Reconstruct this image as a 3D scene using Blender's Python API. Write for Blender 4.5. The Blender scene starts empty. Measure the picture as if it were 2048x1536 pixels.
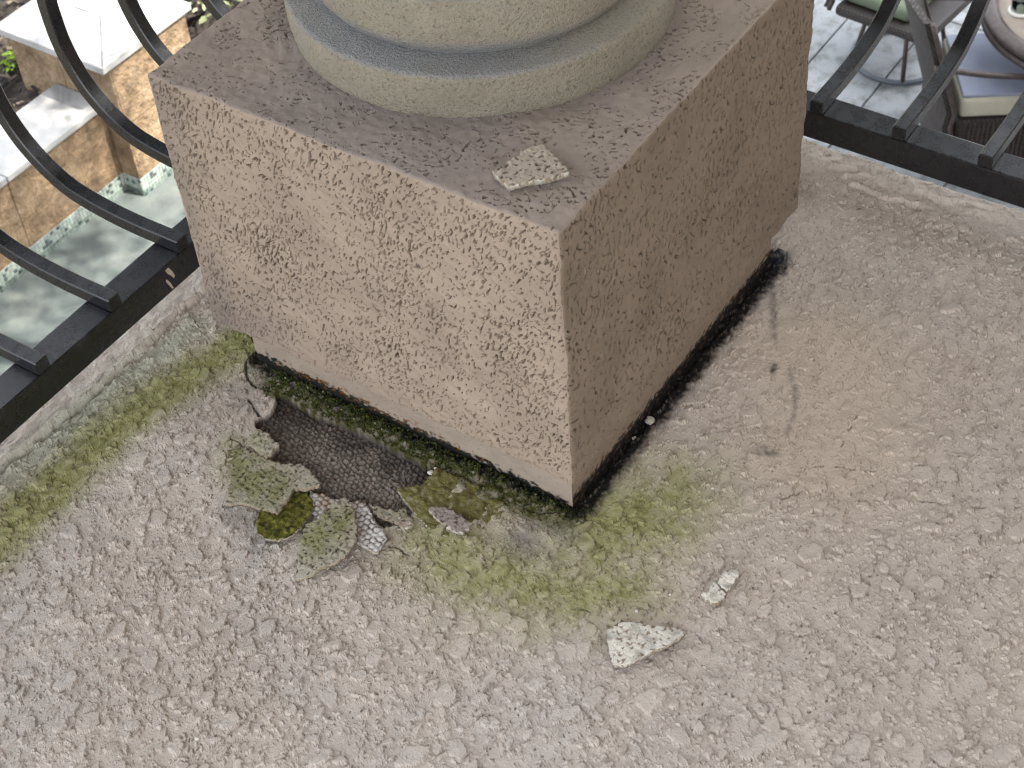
import bpy, bmesh, math, random
import numpy as np
from mathutils import Vector, Matrix, geometry
from math import radians as rad, sin, cos, pi

sc = bpy.context.scene
# ---------------------------------------------------------------- camera, light, exposure
cam_d = bpy.data.cameras.new('camera'); cam = bpy.data.objects.new('camera', cam_d)
sc.collection.objects.link(cam); sc.camera = cam
cam_d.sensor_width = 36; cam_d.lens = 57.242
cam_d.clip_start = 0.02; cam_d.clip_end = 400
_r = Vector((0.55358314, -0.83023929, -0.06517998)); _d = Vector((-0.62590944, -0.36315639, -0.69018462)); _f = Vector((0.54934786, 0.42287134, -0.72069186))
cam.matrix_world = Matrix(((_r.x, -_d.x, -_f.x, -0.763085), (_r.y, -_d.y, -_f.y, -0.531886), (_r.z, -_d.z, -_f.z, 1.130098), (0, 0, 0, 1)))
cam_d.dof.use_dof = True; cam_d.dof.focus_distance = 1.45; cam_d.dof.aperture_fstop = 26

SUN_AZ = Vector((0.30, -0.95)).normalized(); SUN_EL = 52
world = bpy.data.worlds.new('World'); sc.world = world; world.use_nodes = True
wn = world.node_tree.nodes; wl = world.node_tree.links
bg = wn['Background']; sky = wn.new('ShaderNodeTexSky'); sky.sky_type = 'NISHITA'; sky.sun_disc = False
sky.sun_elevation = rad(SUN_EL); sky.sun_rotation = math.atan2(SUN_AZ.x, SUN_AZ.y); sky.air_density = 1.0; sky.dust_density = 3.0; sky.ozone_density = 1.0
hs = wn.new('ShaderNodeHueSaturation'); hs.inputs['Saturation'].default_value = 0.22; wl.new(sky.outputs[0], hs.inputs['Color']); wl.new(hs.outputs[0], bg.inputs[0]); bg.inputs[1].default_value = 0.15
sun_d = bpy.data.lights.new('sun', 'SUN'); sun = bpy.data.objects.new('sun', sun_d); sc.collection.objects.link(sun)
sun_d.energy = 2.0; sun_d.angle = rad(0.6); sun_d.color = (1.0, 0.93, 0.82)
sun.rotation_euler = Vector((SUN_AZ.x*cos(rad(SUN_EL)), SUN_AZ.y*cos(rad(SUN_EL)), sin(rad(SUN_EL)))).to_track_quat('Z', 'Y').to_euler()
sc.view_settings.view_transform = 'Standard'; sc.view_settings.look = 'None'
sc.view_settings.exposure = 2.58; sc.view_settings.gamma = 1.0; sc.view_settings.use_curve_mapping = False
sc.render.engine = 'CYCLES'
try:
    sc.cycles.use_denoising = True; sc.cycles.denoising_prefilter = 'NONE'; sc.cycles.filter_width = 1.25; sc.cycles.max_bounces = 6
except Exception: pass

random.seed(7); RNG = np.random.RandomState(11)

# ---- traced outlines, metres on the ledge (origin at the plinth's front corner)
HOLE = [(-0.0282, 0.3226), (-0.0357, 0.317), (-0.0457, 0.3119), (-0.055, 0.3111), (-0.0607, 0.317), (-0.068, 0.3166), (-0.0722, 0.3124), (-0.0733, 0.3028), (-0.0721, 0.2957), (-0.0761, 0.2862), (-0.0791, 0.2764), (-0.0905, 0.2761), (-0.1002, 0.2754), (-0.1093, 0.2752), (-0.1188, 0.2612), (-0.1187, 0.2433), (-0.1139, 0.2235), (-0.1161, 0.204), (-0.1161, 0.1867), (-0.1137, 0.1713), (-0.1041, 0.1552), (-0.0988, 0.153), (-0.1055, 0.1406), (-0.1089, 0.1296), (-0.1009, 0.1272), (-0.0898, 0.1197), (-0.0765, 0.1199), (-0.0717, 0.1347), (-0.0669, 0.1439), (-0.0513, 0.1303), (-0.042, 0.1286), (-0.03, 0.132), (-0.0277, 0.1606), (-0.0274, 0.1906), (-0.0262, 0.2211), (-0.0278, 0.2402), (-0.0281, 0.2534), (-0.031, 0.2687), (-0.0291, 0.29), (-0.0262, 0.3098)]
CRACKS = [[(0.0108, 0.3754), (0.0037, 0.3793), (-0.0083, 0.3777), (-0.0181, 0.37), (-0.0253, 0.3619), (-0.0294, 0.3527), (-0.0304, 0.3423), (-0.0275, 0.3307)], [(-0.047, 0.3417), (-0.052, 0.3318), (-0.0589, 0.3178)], [(-0.0236, 0.3725), (-0.0339, 0.3592), (-0.0408, 0.347)], [(-0.1221, 0.1153), (-0.1202, 0.1045), (-0.1213, 0.0933)], [(-0.1037, -0.0424), (-0.0963, -0.0578), (-0.0897, -0.0737), (-0.0823, -0.0791), (-0.0834, -0.0872)], [(0.2334, -0.1683), (0.2195, -0.1694), (0.2003, -0.1711), (0.186, -0.1734), (0.1731, -0.1777)], [(0.1426, -0.1529), (0.1588, -0.1747), (0.1646, -0.1916), (0.1711, -0.213)], [(-0.0965, 0.3211), (-0.0973, 0.3099), (-0.0997, 0.2954)], [(-0.1209, 0.307), (-0.1237, 0.2997), (-0.1277, 0.2944)], [(-0.0717, 0.129), (-0.0824, 0.1073), (-0.0887, 0.0933)], [(-0.0241, 0.0599), (-0.0272, 0.0389), (-0.0238, 0.0196), (-0.0137, 0.0049)], [(-0.1625, 0.2743), (-0.1575, 0.2647), (-0.1523, 0.2571)], [(0.0996, -0.155), (0.1163, -0.1662), (0.1305, -0.1788)], [(0.1597, -0.2565), (0.1698, -0.2849), (0.1843, -0.3204)]]
ALG = {'left': [(-0.3326, 0.428), (-0.296, 0.4276), (-0.2176, 0.4289), (-0.127, 0.4306), (-0.0795, 0.4216), (-0.0229, 0.4058), (0.0086, 0.3933)], 'pale': [(-0.247, 0.4787), (-0.1859, 0.4737), (-0.1173, 0.4733), (-0.056, 0.4631), (-0.0031, 0.4566)], 'front': [(-0.102, 0.074), (-0.0975, 0.0342), (-0.0931, -0.0047), (-0.0821, -0.0438), (-0.0555, -0.0727)], 'front2': [(-0.0141, -0.019), (0.0044, -0.0336), (0.0182, -0.0512)], 'front3': [(-0.0503, -0.0236), (-0.0208, -0.0516), (0.0167, -0.0598), (0.0478, -0.0673)], 'plate': [(-0.1046, 0.3099), (-0.126, 0.2855), (-0.1304, 0.2456)], 'gpl': [(-0.0576, 0.1224), (-0.0534, 0.0809), (-0.0469, 0.0473)], 'c': [(-0.1524, 0.1695), (-0.132, 0.1684)], 'fade': [(-0.146, 0.0321), (-0.115, -0.0497), (-0.0823, -0.089)]}
STAINS_TONES = {'s1': [(0.3515, -0.0158), (0.3261, -0.0306), (0.2763, -0.0575)], 's2': [(0.2472, -0.0885), (0.2212, -0.1091), (0.1974, -0.1191), (0.1765, -0.1231)], 'd1': [(0.2458, -0.0728), (0.2364, -0.0766)], 'd2': [(0.1404, -0.1137), (0.1438, -0.117), (0.1445, -0.1242)], 'plate_grey': [(-0.1652, 0.2582), (-0.1671, 0.2387), (-0.1801, 0.216)], 'grey': [(-0.0474, 0.0149), (-0.043, -0.0033)], 'tan': [(0.2861, -0.1019), (0.236, -0.1473), (0.1815, -0.1536)]}
RIDGE = [[(0.5438, 0.0135), (0.551, -0.0066), (0.5493, -0.0279)], [(0.5279, -0.0206), (0.528, -0.0379), (0.5206, -0.0586), (0.5265, -0.0758), (0.5297, -0.0997)], [(0.5592, -0.0494), (0.5608, -0.0659), (0.5491, -0.0826), (0.5507, -0.1156), (0.5597, -0.1615)], [(0.5362, -0.0079), (0.5439, -0.0217)]]
BEAD = [(-0.2341, 0.4921), (-0.1982, 0.4883), (-0.161, 0.485), (-0.1199, 0.4844), (-0.0766, 0.4848), (-0.0346, 0.4827), (0.0057, 0.4884), (0.0446, 0.485)]
FL_A = [(-0.1115, 0.3129, 0.0015), (-0.0991, 0.3005, 0.0015), (-0.1017, 0.2741, 0.003), (-0.0986, 0.2545, 0.005), (-0.091, 0.2405, 0.007), (-0.0938, 0.2244, 0.008), (-0.1034, 0.2048, 0.009), (-0.1137, 0.2142, 0.009), (-0.1183, 0.2259, 0.008), (-0.1239, 0.2237, 0.008), (-0.1308, 0.2209, 0.0085), (-0.1396, 0.2212, 0.009), (-0.1491, 0.2192, 0.0095), (-0.1518, 0.2319, 0.008), (-0.1525, 0.2466, 0.006), (-0.155, 0.2598, 0.004), (-0.1634, 0.2709, 0.003), (-0.1489, 0.2794, 0.002), (-0.1312, 0.2917, 0.0015), (-0.1241, 0.3039, 0.0015)]
FL_B = [(-0.1637, 0.2323, 0.004), (-0.1523, 0.2374, 0.003), (-0.1386, 0.2354, 0.002), (-0.1227, 0.2278, 0.0015), (-0.1122, 0.2173, 0.002), (-0.1187, 0.2041, 0.004), (-0.1264, 0.1961, 0.005), (-0.1364, 0.1938, 0.005), (-0.1512, 0.1922, 0.0055), (-0.1632, 0.1939, 0.006), (-0.1723, 0.2007, 0.0065), (-0.1765, 0.2118, 0.006), (-0.1746, 0.2212, 0.005), (-0.1698, 0.2287, 0.005)]
FL_C = [(-0.1022, 0.1774, 0.009), (-0.1072, 0.1671, 0.01), (-0.1152, 0.1563, 0.011), (-0.1284, 0.1437, 0.012), (-0.1387, 0.1369, 0.012), (-0.1492, 0.1349, 0.012), (-0.158, 0.1348, 0.012), (-0.1672, 0.1378, 0.011), (-0.1747, 0.1443, 0.01), (-0.1789, 0.147, 0.008), (-0.1859, 0.1501, 0.006), (-0.1959, 0.1595, 0.003), (-0.1949, 0.162, 0.003), (-0.1878, 0.165, 0.003), (-0.1778, 0.1734, 0.004), (-0.1653, 0.1819, 0.006), (-0.1532, 0.1861, 0.008), (-0.1454, 0.1895, 0.008), (-0.1369, 0.1831, 0.008), (-0.1266, 0.1826, 0.008), (-0.1142, 0.1821, 0.008)]
FL_D = [(-0.1092, 0.2155, 0.0), (-0.1065, 0.2029, 0.0), (-0.1056, 0.1878, 0.0005), (-0.1022, 0.1742, 0.001), (-0.0951, 0.1629, 0.002), (-0.1025, 0.1502, 0.0035), (-0.1107, 0.1392, 0.005), (-0.1145, 0.1273, 0.006), (-0.1209, 0.1168, 0.007), (-0.127, 0.1161, 0.007), (-0.1374, 0.1145, 0.006), (-0.1385, 0.1232, 0.005), (-0.1365, 0.1388, 0.004), (-0.1372, 0.1525, 0.003), (-0.1387, 0.1742, 0.002), (-0.1292, 0.1958, 0.001)]
FL_E1 = [(-0.0953, 0.1576, 0.002), (-0.0927, 0.1469, 0.003), (-0.0895, 0.1324, 0.003), (-0.0816, 0.1259, 0.003), (-0.0878, 0.1189, 0.004), (-0.097, 0.1188, 0.004), (-0.1016, 0.1288, 0.004), (-0.1024, 0.1407, 0.003)]
FL_E2 = [(-0.1014, 0.1231, 0.006), (-0.0958, 0.121, 0.007), (-0.0911, 0.116, 0.008), (-0.0916, 0.1101, 0.008), (-0.0982, 0.1066, 0.006), (-0.1042, 0.1122, 0.006)]
FL_F = [(-0.0752, 0.1048, 0.008), (-0.0709, 0.1017, 0.009), (-0.0667, 0.0908, 0.01), (-0.0676, 0.0732, 0.01), (-0.0708, 0.0607, 0.01), (-0.0755, 0.0603, 0.009), (-0.078, 0.0634, 0.009), (-0.0808, 0.0621, 0.008), (-0.0835, 0.0673, 0.0075), (-0.0826, 0.0788, 0.007), (-0.08, 0.0921, 0.007)]
FL_G = [(-0.0709, 0.1439, 0.007), (-0.0546, 0.1272, 0.006), (-0.0427, 0.1274, 0.005), (-0.0296, 0.1284, 0.0045), (-0.0274, 0.1071, 0.003), (-0.0261, 0.0831, 0.002), (-0.0268, 0.0563, 0.0015), (-0.0294, 0.0384, 0.0012), (-0.0514, 0.0441, 0.0012), (-0.0694, 0.0523, 0.0012), (-0.0813, 0.0614, 0.0012), (-0.0878, 0.0784, 0.0015), (-0.0899, 0.0922, 0.002), (-0.086, 0.1069, 0.004), (-0.0789, 0.1257, 0.006)]
FL_H2 = [(-0.0791, 0.3056, 0.004), (-0.0773, 0.2982, 0.005), (-0.0768, 0.2905, 0.006), (-0.0808, 0.2807, 0.007), (-0.0839, 0.2707, 0.008), (-0.094, 0.2711, 0.007), (-0.1018, 0.2727, 0.006), (-0.0984, 0.2864, 0.004), (-0.0957, 0.2981, 0.003), (-0.0871, 0.3035, 0.003)]
FL_I = [(-0.1036, -0.0972, 0.005), (-0.1085, -0.1016, 0.005), (-0.1186, -0.1102, 0.006), (-0.13, -0.121, 0.007), (-0.1287, -0.1269, 0.007), (-0.1228, -0.1329, 0.007), (-0.1163, -0.1361, 0.007), (-0.1052, -0.1414, 0.007), (-0.0933, -0.1487, 0.007), (-0.0848, -0.1509, 0.006), (-0.0784, -0.1553, 0.005), (-0.0711, -0.1555, 0.004), (-0.0712, -0.1456, 0.004), (-0.0759, -0.1339, 0.004), (-0.0806, -0.1222, 0.004), (-0.0849, -0.1112, 0.004), (-0.0906, -0.1039, 0.005), (-0.0943, -0.1037, 0.005)]
FL_J1 = [(0.003, -0.1545, 0.006), (0.0086, -0.1587, 0.006), (0.0075, -0.1641, 0.006), (-0.0046, -0.1658, 0.0055), (-0.0169, -0.1658, 0.005), (-0.0139, -0.1536, 0.005), (-0.0059, -0.1526, 0.005)]
FL_J2 = [(-0.0142, -0.15, 0.005), (-0.0159, -0.1567, 0.0045), (-0.0182, -0.1651, 0.0045), (-0.0253, -0.1661, 0.005), (-0.031, -0.1645, 0.005), (-0.0336, -0.1602, 0.005), (-0.0337, -0.153, 0.005), (-0.0306, -0.147, 0.005), (-0.0251, -0.1512, 0.005)]
FL_K = [(0.0241, 0.0736, 0.005), (0.0364, 0.0702, 0.005), (0.0459, 0.0672, 0.005), (0.0567, 0.0658, 0.006), (0.0651, 0.0609, 0.007), (0.0695, 0.0567, 0.008), (0.0623, 0.0427, 0.008), (0.0556, 0.0292, 0.008), (0.0507, 0.0193, 0.008), (0.0448, 0.0224, 0.007), (0.0342, 0.0316, 0.007), (0.0252, 0.0441, 0.006), (0.0137, 0.0513, 0.005), (0.0193, 0.0635, 0.004)]
TABLE = (5.62, .95, .50)
JAR = (5.43, 1.235)

# ---------------------------------------------------------------- helpers
def link(o):
    sc.collection.objects.link(o); return o
def tag(o, label=None, cat=None, group=None, kind=None):
    if label: o['label'] = label
    if cat: o['category'] = cat
    if group: o['group'] = group
    if kind: o['kind'] = kind
    return o
def empty(name, loc=(0, 0, 0), label=None, cat=None, group=None, rz=0):
    o = link(bpy.data.objects.new(name, None)); o.location = loc; o.rotation_euler = (0, 0, rz); o.empty_display_size = .05
    return tag(o, label, cat, group)
def mesh_np(name, V, F, mat=None, parent=None, smooth=False, col=None, mats=None, fmat=None):
    """V (n,3) array, F (m,k) array of equal sized faces"""
    V = np.asarray(V, dtype=np.float32); F = np.asarray(F, dtype=np.int32)
    me = bpy.data.meshes.new(name); k = F.shape[1]
    me.vertices.add(len(V)); me.vertices.foreach_set('co', V.ravel())
    me.loops.add(F.size); me.loops.foreach_set('vertex_index', F.ravel())
    me.polygons.add(len(F)); me.polygons.foreach_set('loop_start', np.arange(0, F.size, k, dtype=np.int32))
    try: me.polygons.foreach_set('loop_total', np.full(len(F), k, dtype=np.int32))
    except Exception: pass
    me.polygons.foreach_set('use_smooth', np.full(len(F), smooth, dtype=bool))
    me.update(calc_edges=True)
    if col is not None:
        a = me.color_attributes.new('Col', 'FLOAT_COLOR', 'POINT')
        c = np.ones((len(V), 4), dtype=np.float32); c[:, :3] = col; a.data.foreach_set('color', c.ravel())
    o = link(bpy.data.objects.new(name, me))
    if mat: me.materials.append(mat)
    if parent: o.parent = parent
    return o
def obj_bm(name, bm, mat=None, parent=None, smooth=False):
    me = bpy.data.meshes.new(name); bm.normal_update(); bm.to_mesh(me); bm.free()
    if mat: me.materials.append(mat)
    if smooth:
        for p in me.polygons: p.use_smooth = True
    o = link(bpy.data.objects.new(name, me))
    if parent: o.parent = parent
    return o
def box(bm, x0, x1, y0, y1, z0, z1, bev=0.0, seg=2):
    r = bmesh.ops.create_cube(bm, size=1); vs = r['verts']
    for v in vs:
        v.co = Vector((x0 if v.co.x < 0 else x1, y0 if v.co.y < 0 else y1, z0 if v.co.z < 0 else z1))
    if bev > 0:
        es = list({e for v in vs for e in v.link_edges})
        bmesh.ops.bevel(bm, geom=es, offset=bev, segments=seg, profile=0.6, affect='EDGES')
    return bm
def boxo(name, b, mat, parent=None, bev=0.0, smooth=False):
    bm = bmesh.new(); box(bm, *b, bev=bev); return obj_bm(name, bm, mat, parent, smooth)
def lathe(name, prof, c, mat, parent=None, seg=128, smooth=True):
    a = np.arange(seg)*2*pi/seg; P = np.array(prof)
    V = np.stack([c[0]+P[:, 0:1]*np.cos(a), c[1]+P[:, 0:1]*np.sin(a), np.repeat(c[2]+P[:, 1:2], seg, 1)], -1).reshape(-1, 3)
    n = len(P); i = np.arange(n-1)[:, None]*seg; j = np.arange(seg)[None]; j2 = (j+1) % seg
    F = np.stack([i+j, i+j2, i+seg+j2, i+seg+j], -1).reshape(-1, 4)
    return mesh_np(name, V, F, mat, parent, smooth)
def tube(name, pts, r, mat, parent=None, n=10, square=False, closed=False, up=None, w=None, smooth=True):
    """sweep a circle (or a w x r rectangle) along pts"""
    P = [Vector(p) for p in pts]; m = len(P); V = []
    for i, p in enumerate(P):
        a = P[(i-1) % m] if (i > 0 or closed) else P[0]; b = P[(i+1) % m] if (i < m-1 or closed) else P[-1]
        t = (b-a).normalized(); u = Vector(up) if up else (Vector((0, 0, 1)) if abs(t.z) < .9 else Vector((1, 0, 0)))
        s = t.cross(u).normalized(); q = s.cross(t).normalized()
        rr = r[i] if isinstance(r, (list, tuple)) else r
        if square:
            hw = (w or rr)
            for sx, sy in ((-1, -1), (1, -1), (1, 1), (-1, 1)): V.append(p+s*sx*rr*.5+q*sy*hw*.5)
        else:
            for k in range(n): V.append(p+s*cos(2*pi*k/n)*rr+q*sin(2*pi*k/n)*rr)
    nn = 4 if square else n; F = []
    for i in range(m if closed else m-1):
        for k in range(nn):
            i2 = (i+1) % m; F.append((i*nn+k, i*nn+(k+1) % nn, i2*nn+(k+1) % nn, i2*nn+k))
    me = bpy.data.meshes.new(name)
    if not closed: F += [tuple(range(nn))[::-1], tuple(range((m-1)*nn, m*nn))]
    me.from_pydata([tuple(v) for v in V], [], F); me.update()
    if mat: me.materials.append(mat)
    if smooth and not square:
        for p_ in me.polygons: p_.use_smooth = len(p_.vertices) == 4
    o = link(bpy.data.objects.new(name, me))
    if parent: o.parent = parent
    return o
def spline(pts, n=8):
    P = [Vector(p) for p in pts]; out = []
    for i in range(len(P)-1):
        a = P[max(i-1, 0)]; b = P[i]; c = P[i+1]; d = P[min(i+2, len(P)-1)]
        for k in range(n):
            t = k/n; out.append(.5*((2*b)+(-a+c)*t+(2*a-5*b+4*c-d)*t*t+(-a+3*b-3*c+d)*t**3))
    out.append(P[-1]); return out

# ---- numpy noise
def pn(x, y, seed=0):
    xi = np.floor(x).astype(np.int64); yi = np.floor(y).astype(np.int64); xf = x-xi; yf = y-yi
    def g(ix, iy, dx, dy):
        h = (ix*374761393 + iy*668265263 + seed*1442695041) & 0xffffffff
        h = ((h ^ (h >> 13))*1274126177) & 0xffffffff; h = h ^ (h >> 16)
        a = (h & 0xffff)*(2*pi/65536.0); return np.cos(a)*dx+np.sin(a)*dy
    u = xf*xf*xf*(xf*(xf*6-15)+10); v = yf*yf*yf*(yf*(yf*6-15)+10)
    a = g(xi, yi, xf, yf); b = g(xi+1, yi, xf-1, yf); c = g(xi, yi+1, xf, yf-1); d = g(xi+1, yi+1, xf-1, yf-1)
    return (a+(b-a)*u+((c+(d-c)*u)-(a+(b-a)*u))*v)*1.5
def fbm(x, y, seed=0, o=3):
    s = 0; w = 1
    for i in range(o): s = s+w*pn(x*2**i, y*2**i, seed+i*17); w *= .5
    return s
def blobs(x, y, cell, rmin, rmax, prob, seed, soft=.25, tilt=0.0):
    """union of trowelled dabs; each is thin on its +y side and ends in a step on its -y side.
    returns height 0..1 and a mask of the stepped rims"""
    gx = np.floor(x/cell).astype(np.int64); gy = np.floor(y/cell).astype(np.int64); out = np.zeros(x.shape); rim = np.zeros(x.shape)
    for i in (-1, 0, 1):
        for j in (-1, 0, 1):
            ix, iy = gx+i, gy+j
            def hs(k):
                h = (ix*73856093 ^ iy*19349663 ^ (seed*7+k)*83492791) & 0xffffffff; h = ((h ^ (h >> 15))*2246822519) & 0xffffffff
                h = ((h ^ (h >> 13))*3266489917) & 0xffffffff; return ((h ^ (h >> 16)) & 0xffffff)/16777216.0
            r = cell*(rmin+(rmax-rmin)*hs(2)**1.8); dx = x-(ix+hs(0))*cell; dy = y-(iy+hs(1))*cell; a = hs(4)*pi; e = .72+.28*hs(5)
            ca, sa = np.cos(a), np.sin(a); d = np.hypot((dx*ca+dy*sa)*e, (-dx*sa+dy*ca)/e); on = hs(3) < prob
            t = np.clip(.5-.5*(dy*.97+dx*.22)/(r+1e-9), 0, 1); q = (r-d)/(cell*soft)
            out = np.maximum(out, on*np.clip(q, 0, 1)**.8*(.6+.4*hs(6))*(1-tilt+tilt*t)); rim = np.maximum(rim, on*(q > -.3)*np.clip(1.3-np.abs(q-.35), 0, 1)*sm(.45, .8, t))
    return (out, rim) if tilt else out
def sm(a, b, x):
    t = np.clip((x-a)/(b-a), 0, 1); return t*t*(3-2*t)
def dpoly(x, y, pts):
    d = np.full(x.shape, 9.0)
    for (ax, ay), (bx, by) in zip(pts[:-1], pts[1:]):
        vx, vy = bx-ax, by-ay; t = np.clip(((x-ax)*vx+(y-ay)*vy)/(vx*vx+vy*vy+1e-12), 0, 1)
        d = np.minimum(d, np.hypot(x-ax-t*vx, y-ay-t*vy))
    return d
def inpoly(x, y, poly):
    c = np.zeros(x.shape, bool); n = len(poly)
    for i in range(n):
        x1, y1 = poly[i][:2]; x2, y2 = poly[(i+1) % n][:2]
        if y1 == y2: continue
        c ^= ((y1 > y) != (y2 > y)) & (x < (x2-x1)*(y-y1)/(y2-y1)+x1)
    return c
def mix(c, target, m):
    m = np.asarray(m)[..., None]; return c*(1-m)+np.array(target)*m

# ---------------------------------------------------------------- materials
def nt(name):
    m = bpy.data.materials.new(name); m.use_nodes = True; n = m.node_tree.nodes; return m, n, m.node_tree.links, n['Principled BSDF']
def noise_node(n, l, scale, detail=4, rough=.6, coord='Object'):
    tc = n.new('ShaderNodeTexCoord'); t = n.new('ShaderNodeTexNoise'); t.inputs['Scale'].default_value = scale
    t.inputs['Detail'].default_value = detail; t.inputs['Roughness'].default_value = rough; l.new(tc.outputs[coord], t.inputs['Vector']); return t
def ramp(n, l, src, stops):
    r = n.new('ShaderNodeValToRGB'); e = r.color_ramp.elements
    e[0].position, e[0].color = stops[0][0], (*stops[0][1], 1); e[1].position, e[1].color = stops[-1][0], (*stops[-1][1], 1)
    for p, c in stops[1:-1]:
        k = e.new(p); k.color = (*c, 1)
    l.new(src, r.inputs[0]); return r
def bump(n, l, b, src, strength, dist, prev=None):
    k = n.new('ShaderNodeBump'); k.inputs['Strength'].default_value = strength; k.inputs['Distance'].default_value = dist
    l.new(src, k.inputs['Height'])
    if prev: l.new(prev.outputs[0], k.inputs['Normal'])
    l.new(k.outputs[0], b.inputs['Normal']); return k
def mat_attr(name, rough=.85, fine=1300, fs=.5, fd=.0003, var=.12, mid=420, md=.00025, dab=0):
    m, n, l, b = nt(name); a = n.new('ShaderNodeAttribute'); a.attribute_name = 'Col'
    t = noise_node(n, l, fine, 3, .7); t2 = noise_node(n, l, mid, 3, .6)
    mr = n.new('ShaderNodeMapRange'); mr.inputs[1].default_value = .3; mr.inputs[2].default_value = .7
    mr.inputs[3].default_value = 1-var; mr.inputs[4].default_value = 1+var; l.new(t.outputs[0], mr.inputs[0])
    mx = n.new('ShaderNodeVectorMath'); mx.operation = 'SCALE'; l.new(a.outputs['Color'], mx.inputs[0]); l.new(mr.outputs[0], mx.inputs['Scale'])
    l.new(mx.outputs[0], b.inputs['Base Color']); b.inputs['Roughness'].default_value = rough
    b.inputs['Specular IOR Level'].default_value = .12
    k = bump(n, l, b, t2.outputs[0], .6, md)
    if dab:   # finest dabs of the knocked down coat, too small for the sheet's cells
        t4 = noise_node(n, l, 330, 2, .55); r4 = ramp(n, l, t4.outputs[0], [(.44, (0,)*3), (.50, (1,)*3)]); k = bump(n, l, b, r4.outputs[0], 1.0, dab, k)
    bump(n, l, b, t.outputs[0], fs, fd, k); return m
def mat_noise(name, stops, scale, rough=.7, detail=5, bs=.3, bd=.002, bscale=None, spec=.4, metal=0, nr=.6):
    m, n, l, b = nt(name); t = noise_node(n, l, scale, detail, nr); r = ramp(n, l, t.outputs[0], stops)
    l.new(r.outputs[0], b.inputs['Base Color']); b.inputs['Roughness'].default_value = rough
    b.inputs['Specular IOR Level'].default_value = spec; b.inputs['Metallic'].default_value = metal
    t2 = noise_node(n, l, bscale or scale*3, 4); bump(n, l, b, t2.outputs[0], bs, bd); return m

M = {}
M['stucco'] = mat_attr('stucco_coat', dab=.0003, fs=.15, var=.06)
M['block'] = mat_attr('plinth_stucco', fine=1400, md=.0002, fd=.0002, fs=.2, var=.06)
M['flake'] = mat_attr('flake_stucco', dab=.0004)
M['moss'] = mat_attr('moss', rough=.95, var=.3)
def iron():
    m, n, l, b = nt('black_painted_iron'); t = noise_node(n, l, 60, 6, .7); t3 = noise_node(n, l, 14, 5, .75)
    r = ramp(n, l, t3.outputs[0], [(.0, (.004, .0045, .006)), (.56, (.006, .0065, .009)), (.64, (.02, .02, .022)), (.74, (.07, .065, .06))])
    l.new(r.outputs[0], b.inputs['Base Color'])
    rr = ramp(n, l, t.outputs[0], [(.3, (.20,)*3), (.7, (.38,)*3)]); l.new(rr.outputs[0], b.inputs['Roughness'])
    b.inputs['Specular IOR Level'].default_value = .75; t2 = noise_node(n, l, 180, 4); bump(n, l, b, t2.outputs[0], .25, .0006); return m
M['iron'] = iron()
M['chip'] = mat_noise('bare_primer', [(.3, (.35, .28, .2)), (.7, (.5, .42, .33))], 90)
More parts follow.
